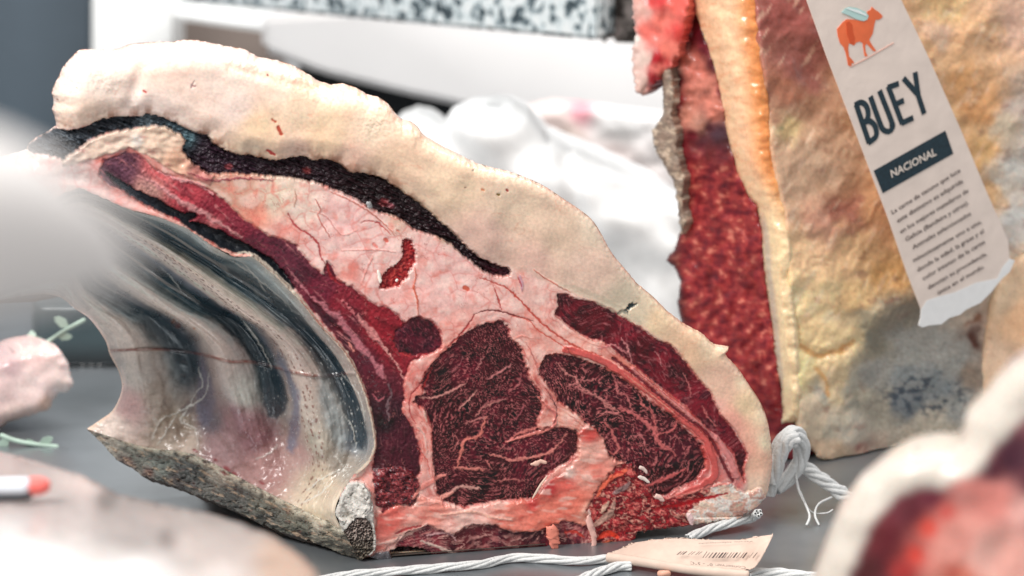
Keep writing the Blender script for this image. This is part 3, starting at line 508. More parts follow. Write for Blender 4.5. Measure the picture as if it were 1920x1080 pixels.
# ---- outside of the joint: the outer contour carried back along the loin
ring = resample(LEFT[5:]+TOP+BOT, 420)
rx, ry = ring[:, 0], ring[:, 1]
base = face_pt(rx, ry, np.where(ry > 975, -.0024, -(.0062+.0075*sst(980, 560, rx))))
cen = face_pt(np.array([760.]), np.array([640.]))[0]
NS = 26; rows = []; cols = []
for k in range(NS):
    s = k/(NS-1); p = base+AX*s
    shrink = 1-.10*s-.25*max(0, s-.8)**1.5*5
    lf = sst(900, 150, rx); p = p+fd*(.155*s*lf)[:, None]; cc = cen+AX*s+fd*.05*s; p = cc+(p-cc)*shrink; p[:, 2] -= (.020+.030*sst(900, 500, rx))*s
    n = fbm(np.arange(420)/22., np.full(420, s*7.), 4, 950); dirn = (p-cc); dirn /= np.linalg.norm(dirn, axis=1, keepdims=True)
    p = p+dirn*(n*.006*min(1, s*5))[:, None]-dirn*(.004*sst(0, .12, s)*0); p[:, 2] = np.maximum(p[:, 2], .0015)
    rows.append(p)
    m = fbm(np.arange(420)/9., np.full(420, s*20.), 4, 951)
    cc2 = np.broadcast_to(C(226, 196, 168), (420, 3))*(1+.2*m)[:, None]; cols.append(rgba(cc2, .45))
R = np.array(rows); Cc = np.array(cols); me = mesh_np('outer_fat', R.reshape(-1, 3), gridfaces(NS, 420), M_FAT, Cc.reshape(-1, 4), flip=True); put('outer_fat', me, loin)

# ---- rib cage side: curves traced from near (0) to far (1), hollows and ribs between
KC = [(0.00, [(-40,425),(60,398),(120,362)]+E0, 0.0), (0.045, [(-40,428),(60,402),(150,358),(250,398),(340,432),(400,474),(465,494),(510,530),(548,568),(588,618),(626,662),(650,702),(671,748),(684,795),(690,832),(683,858),(662,880),(634,915),(618,955),(630,988)], .003),
      (.16, [(-40,440),(60,420),(150,368),(260,415),(380,480),(450,525),(541,593),(599,644),(634,690),(660,745),(674,800),(676,845),(655,882),(618,920),(604,955),(612,977)], .012),
      (.33, [(-40,450),(60,430),(150,395),(250,445),(350,510),(450,585),(505,622),(540,660),(562,710),(575,765),(590,830),(598,875),(588,915),(570,940),(566,955)], -.007),
      (.48, [(-40,470),(60,450),(150,420),(230,470),(290,508),(383,571),(452,605),(490,655),(510,710),(520,770),(535,820),(538,865),(522,900),(500,922)], .014),
      (.63, [(-40,500),(60,470),(140,440),(200,500),(280,560),(350,604),(393,635),(415,671),(423,720),(440,770),(455,820),(456,862),(445,893)], -.006),
      (.76, [(-40,530),(60,500),(130,470),(180,530),(240,570),(294,598),(335,638),(355,680),(360,722),(368,770),(373,810),(370,835),(362,852)], .014),
      (.89, [(-40,560),(60,530),(120,520),(150,560),(194,600),(228,627),(245,660),(250,693),(258,740),(266,790),(268,820),(264,836)], -.003),
      (1.0, [(-40,570),(60,552),(110,556),(140,578),(170,600),(197,638),(206,665),(224,700),(228,732),(212,768),(188,787),(163,804)], 0.0)]
NT, NSS = 360, 330
KP = np.array([resample(c, NT) for _, c, _ in KC]); ks = np.array([k for k, _, _ in KC]); kd = np.array([d for _, _, d in KC])
sv = np.linspace(0, 1, NSS); kk = np.clip(np.searchsorted(ks, sv, 'right')-1, 0, len(ks)-2); tt = (sv-ks[kk])/(ks[kk+1]-ks[kk])
def cr(A, k, t):
    p0, p1, p2, p3 = A[np.maximum(k-1, 0)], A[k], A[k+1], A[np.minimum(k+2, len(A)-1)]; sh_ = (-1,)+(1,)*(A.ndim-1); t = t.reshape(sh_)
    return .5*((2*p1)+(-p0+p2)*t+(2*p0-5*p1+4*p2-p3)*t*t+(-p0+3*p1-3*p2+p3)*t**3)
PP = cr(KP, kk, tt); DD = kd[kk]*(1-sst(0, 1, tt))+kd[kk+1]*sst(0, 1, tt)
tv = np.linspace(0, 1, NT); S_, T_ = np.meshgrid(sv, tv, indexing='ij'); LX, LY = PP[..., 0], PP[..., 1]
amp = sst(0, .3, T_)*sst(1, .86, T_)
nA = fbm(S_*26+.8*fbm(S_*9, T_*5, 2, 961), T_*5, 4, 960); nB = fbm(LX/26, LY/26, 4, 962)
out = DD[:, None]*amp+.0016*nA+.0022*nB*sst(.6, .95, T_)
d, t = ldist(LX, LY, resample([(205,658),(300,655),(380,665),(430,678),(470,678),(520,690),(560,700),(605,705),(660,700),(690,705)], 60)); vein = sst(4.5, 1.5, d+1.5*nB)
out = out-.0012*vein
th = T_; nC = fbm(LX/30, LY/22, 4, 963)
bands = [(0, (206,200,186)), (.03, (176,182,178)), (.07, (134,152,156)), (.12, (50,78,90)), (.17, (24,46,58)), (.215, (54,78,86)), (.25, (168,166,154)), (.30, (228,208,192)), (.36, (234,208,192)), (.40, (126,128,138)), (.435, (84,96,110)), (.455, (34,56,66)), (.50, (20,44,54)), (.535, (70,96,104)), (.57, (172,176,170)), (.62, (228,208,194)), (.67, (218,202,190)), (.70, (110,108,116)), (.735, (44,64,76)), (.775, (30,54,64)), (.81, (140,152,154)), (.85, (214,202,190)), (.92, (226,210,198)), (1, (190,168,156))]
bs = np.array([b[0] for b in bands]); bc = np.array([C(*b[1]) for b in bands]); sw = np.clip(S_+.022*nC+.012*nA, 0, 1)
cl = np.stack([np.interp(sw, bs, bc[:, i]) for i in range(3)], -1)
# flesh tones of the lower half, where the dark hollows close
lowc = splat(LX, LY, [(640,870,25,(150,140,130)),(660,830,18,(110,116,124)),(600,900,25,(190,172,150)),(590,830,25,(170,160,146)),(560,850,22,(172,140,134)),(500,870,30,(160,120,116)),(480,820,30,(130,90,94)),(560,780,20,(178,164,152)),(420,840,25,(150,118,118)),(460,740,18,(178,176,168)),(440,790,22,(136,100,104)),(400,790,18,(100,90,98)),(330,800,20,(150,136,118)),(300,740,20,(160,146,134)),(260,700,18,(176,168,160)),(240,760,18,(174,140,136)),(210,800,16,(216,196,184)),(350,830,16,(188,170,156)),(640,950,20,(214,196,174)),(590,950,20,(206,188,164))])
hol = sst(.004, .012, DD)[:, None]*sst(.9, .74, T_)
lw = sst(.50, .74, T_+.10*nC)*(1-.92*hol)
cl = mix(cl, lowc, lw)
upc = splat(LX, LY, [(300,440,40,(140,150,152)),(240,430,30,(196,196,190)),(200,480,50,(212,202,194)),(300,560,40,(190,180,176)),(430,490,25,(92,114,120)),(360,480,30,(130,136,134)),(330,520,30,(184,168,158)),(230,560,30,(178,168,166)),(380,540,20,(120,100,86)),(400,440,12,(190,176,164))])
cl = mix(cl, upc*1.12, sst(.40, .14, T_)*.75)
# streaks running with the ribs
str1 = fbm(S_*70+2*fbm(S_*10, T_*4, 2, 971), T_*7, 4, 970); cl = cl*(1+.30*str1*sst(.75, .4, T_)+.14*nB)[..., None]
cl = mix(cl, C(206, 192, 176), sst(.22, .45, str1)*.30*sst(.7, .3, T_)); cl = mix(cl, C(60, 50, 44), sst(.28, .5, -str1)*.5*sst(.55, .3, T_))
for s0, wd_ in ((.335, .035), (.63, .04), (.885, .04)): cl = mix(cl, C(236, 216, 202)*(1+.2*str1+.1*nB)[..., None], np.exp(-((sw-s0)/wd_)**2)*.55*sst(.15, .3, T_)*sst(.85, .6, T_))
fan = np.sin(S_*2*np.pi*8.5+3.2*fbm(S_*6, T_*3, 3, 996)+1.2*T_); fw = sst(.62, .30, T_)*sst(.03, .10, S_); cl = cl*(1+(.26*fan+.20*fbm(S_*40, T_*5, 3, 997))*fw)[..., None]; cl = mix(cl, C(226, 212, 198), sst(.72, .98, fan)*fw*.45); out = out-.0006*fan*fw
# pitted dots down the near ribs
for s0 in (.33, .305, .36):
    dd = np.abs(S_-s0-.010*fbm(T_*14, S_*2, 2, 975)); f1, f2, i = worley(T_*95, S_*60+s0*70, 976)
    cl = mix(cl, C(112, 66, 56), sst(.010, .004, dd)*sst(.34, .2, f1)*sst(.25, .32, T_)*.8)
for (a, b, r) in ((333,611,5),(364,616,2.5),(325,603,4)):
    cl = mix(cl, C(196, 130, 96) if r < 5 else C(150, 74, 56), sst(r+1.5, r-1.5, np.hypot(LX-a, LY-b)+nB*2)*.9)
cl = mix(cl, C(128, 62, 48), vein*(.45+.4*sst(-.2, .3, nB))*sst(.02, .06, S_))
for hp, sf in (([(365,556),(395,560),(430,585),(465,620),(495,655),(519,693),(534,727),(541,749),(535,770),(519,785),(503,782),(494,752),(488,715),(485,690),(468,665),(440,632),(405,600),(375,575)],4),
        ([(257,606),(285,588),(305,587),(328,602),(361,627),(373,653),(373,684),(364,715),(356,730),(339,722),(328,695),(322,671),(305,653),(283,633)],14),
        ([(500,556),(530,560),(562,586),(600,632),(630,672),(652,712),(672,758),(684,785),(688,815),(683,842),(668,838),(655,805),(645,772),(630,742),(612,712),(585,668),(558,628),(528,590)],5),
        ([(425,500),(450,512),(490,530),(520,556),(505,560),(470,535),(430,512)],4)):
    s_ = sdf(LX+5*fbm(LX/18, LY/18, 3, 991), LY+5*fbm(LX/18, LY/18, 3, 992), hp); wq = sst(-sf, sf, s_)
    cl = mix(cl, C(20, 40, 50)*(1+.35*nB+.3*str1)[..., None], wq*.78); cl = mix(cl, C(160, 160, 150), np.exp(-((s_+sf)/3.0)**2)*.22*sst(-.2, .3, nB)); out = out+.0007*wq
for hp, cc_, sf in (([(521,655),(545,695),(562,745),(563,805),(552,850),(536,842),(543,800),(546,750),(538,710),(520,680)],(104,110,130),6),([(378,665),(394,700),(404,745),(398,792),(380,800),(366,770),(372,720)],(98,94,110),7),
        ([(366,742),(362,775),(345,782),(338,768),(350,752)],(104,90,86),3),([(290,800),(330,780),(352,792),(358,820),(330,832),(292,826)],(142,124,110),5),([(600,690),(640,760),(650,820),(640,850),(610,800),(598,740)],(150,156,156),12)):
    s_ = sdf(LX+6*fbm(LX/20, LY/20, 3, 993), LY+6*fbm(LX/20, LY/20, 3, 994), hp); cl = mix(cl, C(*cc_)*(1+.3*nB)[..., None], sst(-sf, sf, s_)*.8)
# web of whitish membrane
webs = [[(365,858),(372,830),(362,800),(338,790),(355,762),(368,735)],[(285,825),(300,790),(330,775),(362,758),(385,740),(392,700)],[(295,835),(330,780)],[(300,500),(325,525),(340,545)],[(452,490),(480,520),(496,545)],[(350,430),(392,462),(430,482)],[(458,605),(492,655),(510,690)],
        [(520,835),(505,850),(480,862)],[(625,850),(640,870),(652,890)],[(575,920),(600,900),(640,880)],[(560,945),(600,925),(625,900)],[(640,770),(660,800),(668,840)],[(372,690),(380,720),(368,735)],[(640,700),(672,740),(684,790)],[(440,580),(455,600),(485,640)],[(395,470),(452,500),(510,545),(560,590)]]
for i, wl in enumerate(webs):
    d, t = ldist(LX+3*fbm(LX/9, LY/9, 2, 980+i), LY+3*fbm(LX/9, LY/9, 2, 990+i), resample(wl, 24)); g = sst(2.2, .6, d)*(.5+.5*np.sin(np.pi*t)); cl = mix(cl, C(206, 204, 196), g*.6); out = out-.0005*g
# foam-like specks
f1, f2, i = worley(LX/5.5, LY/5.5, 985); cl = mix(cl, C(222, 220, 214), sst(.26, .12, f1)*sst(.70, .9, i)*sst(420, 600, LX)*.55)
for (a, b, r) in ((404,862,9),(425,878,9),(440,888,7),(490,905,7),(366,845,6)):
    cl = mix(cl, C(122, 30, 34), sst(r, r*.3, np.hypot(LX-a, (LY-b)*1.6-(LX-a)*.7)+5*nB)*.8)
cl = mix(cl, C(220, 190, 170), sst(.975, .995, S_))       # pale far rim
LW = face_pt(LX, LY, 0.0*LX, 0.0, 0.0)
# plane offset along the loin by s, pushed outwards by "out"
def slab_pt(u, v, s, o):
    xx, yy, dz = ray(u, v); dd = np.stack([xx, yy, dz], -1)
    p0 = G0+AX*s[..., None]-FN*o[..., None]; num = (p0*FN).sum(-1)-CAMH*FN[2]
    return dd*(num/(dd@FN))[..., None]+np.array([0, 0, CAMH])
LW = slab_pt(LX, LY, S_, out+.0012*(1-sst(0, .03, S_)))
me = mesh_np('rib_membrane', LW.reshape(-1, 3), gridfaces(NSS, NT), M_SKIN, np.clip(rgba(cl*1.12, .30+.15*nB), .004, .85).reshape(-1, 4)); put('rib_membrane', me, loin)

# ---- sawn backbone edge below the ribs
top_c = PP[:, -1]; bot_c = resample([(674,1049),(640,1038),(600,1021),(550,1004),(500,987),(450,962),(400,940),(360,925),(330,912),(300,902),(265,890),(240,872),(215,858),(190,830),(165,807)], NSS)
NQ = 90; Q_ = np.linspace(0, 1, NQ); BX = top_c[:, None, 0]*(1-Q_)+bot_c[:, None, 0]*Q_; BY = top_c[:, None, 1]*(1-Q_)+bot_c[:, None, 1]*Q_
S2 = np.broadcast_to(sv[:, None], BX.shape); b1 = fbm(BX/16, BY/10, 4, 1001); b2 = fbm(BX/5, BY/4, 3, 1002); b3 = fbm((BX+BY*.3)/40, (BY-BX*.45)/7, 4, 1003)
jag = sst(.8, 1, Q_)[None]*5*fbm(BX/9, BY*0+3, 3, 1004)
bo = -.006*np.sin(np.pi*Q_)[None]*sst(1, .8, S2)+.0035*b1+.0012*b2
BW = slab_pt(BX, BY+jag, S2, bo)
bc_ = splat(BX, BY, [(650,1010,20,(96,88,72)),(620,1000,25,(120,112,92)),(600,985,20,(176,164,140)),(640,975,16,(206,194,172)),(560,985,30,(92,90,74)),(560,960,20,(150,142,120)),(500,945,25,(100,98,84)),(500,970,25,(72,70,62)),(440,925,25,(84,82,76)),(420,890,16,(160,146,128)),(350,880,25,(74,78,76)),(330,900,20,(66,56,54)),(300,870,25,(112,118,108)),(260,850,20,(124,126,112)),(240,870,14,(110,82,72)),(200,825,20,(150,140,124)),(280,885,10,(116,74,60)),(560,1000,15,(54,50,44))])
bc_ = bc_*.68+bc_.mean(-1, keepdims=True)*.30; b4 = fbm(BX/45, BY/30, 3, 1008); bc_ = bc_*(.80+.45*b1+.7*b3+.2*b2+.5*b4)[..., None]; bc_ = mix(bc_, C(176, 150, 126), sst(.15, .45, fbm((BX+BY*.3)/30, (BY-BX*.45)/9, 3, 1009))*.6); bc_ = mix(bc_, C(84, 44, 36), sst(.25, .5, fbm(BX/22, BY/12, 3, 1010))*.5); bc_ = mix(bc_, C(214, 204, 184), sst(.30, .0, Q_)[None]*sst(-.25, .25, b1+.2)*.8)
bc_ = mix(bc_, C(30, 28, 24), sst(.2, .5, fbm(BX/4.5, BY/3.5, 3, 1005))*.6)
for (a, b, r) in ((420,888,8),(470,905,6)): bc_ = mix(bc_, C(116, 32, 34), sst(r, r*.3, np.hypot(BX-a, (BY-b)*1.6-(BX-a)*.8)+5*b1)*.7)
me = mesh_np('backbone_edge', BW.reshape(-1, 3), gridfaces(NSS, NQ), M_BONE, np.clip(rgba(bc_, .5+.15*b1), .004, .8).reshape(-1, 4)); put('backbone_edge', me, loin)
# underside and far end, closing the joint
low = BW[:, -1].copy(); under = low.copy(); under += fd*.10; under[:, 2] = .0015
wallp = np.stack([low, low+fd*.006-np.array([0, 0, .004]), under], 1); wallp[:, 1, 2] = np.maximum(wallp[:, 1, 2], .001)
me = mesh_np('underside', wallp.reshape(-1, 3), gridfaces(NSS, 3), M_BONE, rgba(np.broadcast_to(C(70, 60, 54), (NSS*3, 3)), .6)); put('underside', me, loin)
bm = bmesh.new(); rr0 = R[-1][::6]; cv = bm.verts.new(rr0.mean(0)); vs = [bm.verts.new(p) for p in rr0]; [bm.faces.new((vs[i], vs[i+1], cv)) for i in range(len(vs)-1)]; l0 = LW[-1][::6]; a0 = [bm.verts.new(p) for p in l0]; b0 = [bm.verts.new(p+fd*.03) for p in l0]; [bm.faces.new((a0[i], a0[i+1], b0[i+1], b0[i])) for i in range(len(l0)-1)]
me = bpy.data.meshes.new('far_cut_end'); bm.to_mesh(me); bm.free(); me.materials.append(mat_plain('far_meat', (150, 124, 112), .5, noise=.3)); put('far_cut_end', me, loin)
# ================================================================== SETTING
M_STEEL = mat_plain('brushed_steel', (146, 151, 155), .26, .72, noise=.2, nscale=14)
nt = M_STEEL.node_tree; b_ = nt.nodes['Principled BSDF']
nzz = nt.nodes.new('ShaderNodeTexNoise'); nzz.inputs['Scale'].default_value = 9; nzz.inputs['Detail'].default_value = 6
rrp = nt.nodes.new('ShaderNodeMapRange'); rrp.inputs['To Min'].default_value = .16; rrp.inputs['To Max'].default_value = .5
tcc = nt.nodes.new('ShaderNodeTexCoord'); nt.links.new(tcc.outputs['Object'], nzz.inputs['Vector']); nt.links.new(nzz.outputs['Fac'], rrp.inputs['Value']); nt.links.new(rrp.outputs[0], b_.inputs['Roughness'])
def box(name, x0, x1, y0, y1, z0, z1, mat, parent=None, bev=.002, **k):
    bm = bmesh.new(); bmesh.ops.create_cube(bm, size=1)
    for v in bm.verts: v.co = Vector((x0+(x1-x0)*(v.co.x+.5), y0+(y1-y0)*(v.co.y+.5), z0+(z1-z0)*(v.co.z+.5)))
    if bev: bmesh.ops.bevel(bm, geom=list(bm.edges), offset=bev, segments=2, affect='EDGES')
    me = bpy.data.meshes.new(name); bm.to_mesh(me); bm.free(); me.materials.append(mat); return put(name, me, parent, **k)
box('steel_counter', -1.6, 1.6, .25, 2.25, -.04, 0, M_STEEL, bev=.003, kind='structure')
box('floor', -3, 3, -1, 4.6, -.95, -.9, mat_plain('floor_tile', (150, 150, 148), .5, noise=.1), bev=0, kind='structure')
M_WHITE = mat_plain('white_panel', (232, 232, 230), .4, noise=.03, nscale=6)
def quadbox(name, px, Yd, thick, mat, parent=None, bev=.003, **k):
    """a board whose front outline stands at depth Yd, with real thickness"""
    P = [at_y(u, v, Yd if not isinstance(Yd, (list, tuple)) else Yd[i]) for i, (u, v) in enumerate(px)]
    bm = bmesh.new(); f = [bm.verts.new(p) for p in P]; g = [bm.verts.new(p+np.array([0, thick, 0])) for p in P]; n = len(P)
    bm.faces.new(f); bm.faces.new(g[::-1])
    for i in range(n): bm.faces.new((f[i], g[i], g[(i+1) % n], f[(i+1) % n]))
    bmesh.ops.recalc_face_normals(bm, faces=bm.faces)
    if bev: bmesh.ops.bevel(bm, geom=list(bm.edges), offset=bev, segments=2, affect='EDGES')
    me = bpy.data.meshes.new(name); bm.to_mesh(me); bm.free(); me.materials.append(mat); return put(name, me, parent, **k)
box('back_wall', -3, 3, 3.2, 3.3, -.9, 2.2, mat_plain('wall_grey', (206, 206, 206), .6, noise=.05, nscale=3), bev=0, kind='structure')
quadbox('dark_cabinet_door', [(-420, -500), (172, -500), (171, 400), (-420, 400)], 2.55, .05, mat_plain('dark_door', (74, 86, 96), .45, noise=.35, nscale=3), label='dark slate cabinet door behind the left end of the joint', cat='cabinet door')
quadbox('white_post', [(172, -500), (322, -500), (322, 400), (172, 400)], 2.45, .1, M_WHITE, label='white upright post beside the dark cabinet door', cat='post')
quadbox('brown_carton', [(300, 30), (505, 40), (505, 200), (300, 200)], 2.6, .2, mat_plain('taupe_card', (136, 122, 114), .7, noise=.15, nscale=8), label='dull brown box in shade under the white rail', cat='box')
quadbox('white_rail', [(322, -40), (660, -40), (650, 44), (560, 66), (500, 62), (322, 36)], 2.35, .06, mat_plain('rail_white', (246, 246, 244), .3), bev=.004, label='glossy white rail running behind the top of the joint', cat='rail')
quadbox('white_tray', [(490, 30), (660, 20), (1290, 60), (1290, 262), (990, 226), (760, 178), (600, 138), (490, 95)], 2.25, .25, mat_plain('tray_white', (226, 223, 221), .4, noise=.05, nscale=5), bev=.006, label='large pale grey tray side standing under the granite slab', cat='tray')
quadbox('gap_shade_board', [(560, 100), (1010, 190), (1000, 275), (560, 275)], 2.32, .3, mat_plain('gap_shade_black', (10, 14, 18), .8), label='black board painted as the shaded gap below the pale grey tray', cat='shade_board')  # solid black board stands in for the shade of a gap
# granite slab: front edge leaning over the counter
gm = bpy.data.materials.new('speckled_granite'); gm.use_nodes = True; nt = gm.node_tree; N = nt.nodes; L = nt.links; b = N['Principled BSDF']
tc = N.new('ShaderNodeTexCoord'); v1 = N.new('ShaderNodeTexNoise'); v1.inputs['Scale'].default_value = 105; v1.inputs['Detail'].default_value = 3; v1.inputs['Roughness'].default_value = .55
v2 = N.new('ShaderNodeTexNoise'); v2.inputs['Scale'].default_value = 260; L.new(tc.outputs['Object'], v1.inputs['Vector']); L.new(tc.outputs['Object'], v2.inputs['Vector'])
r1 = N.new('ShaderNodeValToRGB'); r1.color_ramp.interpolation = 'EASE'; e = r1.color_ramp.elements; e[0].position = .40; e[0].color = (*C(50, 62, 68), 1); e[1].position = .50; e[1].color = (*C(196, 206, 208), 1); n_ = r1.color_ramp.elements.new(.45); n_.color = (*C(110, 124, 130), 1); n_ = r1.color_ramp.elements.new(.62); n_.color = (*C(216, 220, 220), 1)
L.new(v1.outputs['Fac'], r1.inputs['Fac']); L.new(r1.outputs['Color'], b.inputs['Base Color']); b.inputs['Roughness'].default_value = .25
slab = empty('granite_slab', tuple(at_y(800, 0, 1.85)), label='speckled grey granite slab edge hanging over the back of the counter', cat='granite slab')
P = [(330, -160, 2.15), (1120, -160, 1.72), (1122, 76, 1.72), (640, 32, 1.98), (330, 2, 2.15)]
bm = bmesh.new(); f = [bm.verts.new(at_y(u, v, Yd)) for u, v, Yd in P]; g = [bm.verts.new(at_y(u, v, Yd)+np.array([.02, .05, 0])) for u, v, Yd in P]; n = len(P); bm.faces.new(f); bm.faces.new(g[::-1])
for i in range(n): bm.faces.new((f[i], g[i], g[(i+1) % n], f[(i+1) % n]))
bmesh.ops.recalc_face_normals(bm, faces=bm.faces); bmesh.ops.bevel(bm, geom=list(bm.edges), offset=.003, segments=2, affect='EDGES'); me = bpy.data.meshes.new('slab_front'); bm.to_mesh(me); bm.free(); me.materials.append(gm); put('front_edge', me, slab)
quadbox('slab_joint_strip', [(1123, -160), (1145, -160), (1145, 82), (1123, 78)], 1.74, .05, mat_plain('joint_brown', (58, 54, 50), .6), slab)
gd = gm.copy(); gd.name = 'shaded_granite'; rr_ = [n for n in gd.node_tree.nodes if n.type == 'VALTORGB'][0]  # granite copy darkened to paint shade on the return edge
for q_, cc in zip(rr_.color_ramp.elements, ((22, 22, 22), (48, 46, 44), (92, 88, 86), (120, 114, 112))): q_.color = (*C(*cc), 1)
quadbox('shaded_return_edge', [(1146, -160), (1260, -160), (1260, 84), (1146, 80)], 1.75, .05, gd, slab)

# ---- helper: relief bodies with thickness
def body(name, poly, mat, Yfn, cfn, hfn, step=4, rnd=40, rmm=12, thick=(0, .08, 0), parent=None, jag=3, jags=14, ext=None, ground=False, **k):
    P = np.array(poly, float); gx = np.arange(P[:, 0].min()-8, P[:, 0].max()+8, step); gy = np.arange(P[:, 1].min()-8, P[:, 1].max()+8, step)
    X, Y = np.meshgrid(gx, gy); S = sdf(X+jag*fbm(X/jags, Y/jags, 3, 21), Y+jag*fbm(X/jags, Y/jags, 3, 22), P); keep = S > -.6*step
    gv, gu = np.gradient(S, step); g2_ = gu*gu+gv*gv+1e-6; sn = (S < .75*step) & keep; X = np.where(sn, X-S*gu/g2_*(g2_ > .3), X); Y = np.where(sn, Y-S*gv/g2_*(g2_ > .3), Y); S = np.where(sn, 0, S)
    x, y, s = X[keep], Y[keep], np.maximum(S[keep], 0); c = cfn(x, y); h = hfn(x, y, s)
    q = np.clip(1-s/rnd, 0, 1); h = h-rmm*(1-np.sqrt(1-q*q))
    V = at_y(x, y, Yfn(x, y)-h*.001)
    if ground: V[:, 2] = np.maximum(V[:, 2], .001)
    idx = -np.ones(X.shape, int); idx[keep] = np.arange(len(x)); a, b, c2, d = idx[:-1, :-1], idx[1:, :-1], idx[1:, 1:], idx[:-1, 1:]; ok = (a >= 0) & (b >= 0) & (c2 >= 0) & (d >= 0)
    F = np.stack([a[ok], b[ok], c2[ok], d[ok]], -1); V, F, c = compact(V, F, c)
    # skirt and back
    E = np.concatenate([F[:, [0, 1]], F[:, [1, 2]], F[:, [2, 3]], F[:, [3, 0]]]); key = np.sort(E, 1); u, inv, cnt = np.unique(key, axis=0, return_inverse=True, return_counts=True); inv = inv.ravel()
    B = E[cnt[inv] == 1]; n = len(V); ub, bi = np.unique(B, return_inverse=True); bi = bi.reshape(B.shape)
    cen = V.mean(0); rows = [V[ub]]; cc = [c[ub]]
    for j, fr in enumerate((.3, .65, 1.0)):
        pv = V[ub]+np.array(thick)*fr; pv = pv+(cen+np.array(thick)*fr-pv)*(.0 if fr < .5 else .06 if fr < .9 else .25); 
        if ground: pv[:, 2] = np.maximum(pv[:, 2], .001)
        rows.append(pv); cc.append(c[ub])
    W = np.concatenate([V]+rows[1:]+[(cen+np.array(thick))[None]]); CC = np.concatenate([c]+cc[1:]+[c.mean(0)[None]]); m = len(ub); FF = [F]
    lay = [ub]+[n+j*m+np.arange(m) for j in range(3)]
    for j in range(3): FF.append(np.stack([lay[j][bi[:, 1]], lay[j][bi[:, 0]], lay[j+1][bi[:, 0]], lay[j+1][bi[:, 1]]], -1))
    last = len(W)-1; FF.append(np.stack([lay[3][bi[:, 1]], lay[3][bi[:, 0]], np.full(len(bi), last), np.full(len(bi), last)], -1))
    FA = np.concatenate(FF[:-1]); tri = FF[-1][:, :3]
    me = bpy.data.meshes.new(name); me.from_pydata(W.tolist(), [], FA.tolist()+tri.tolist()); me.polygons.foreach_set('use_smooth', [True]*len(me.polygons))
    at = me.color_attributes.new('Col', 'FLOAT_COLOR', 'POINT'); at.data.foreach_set('color', np.clip(CC, .003, .88).astype(np.float32).ravel()); me.materials.append(mat)
    return put(name, me, parent, **k)

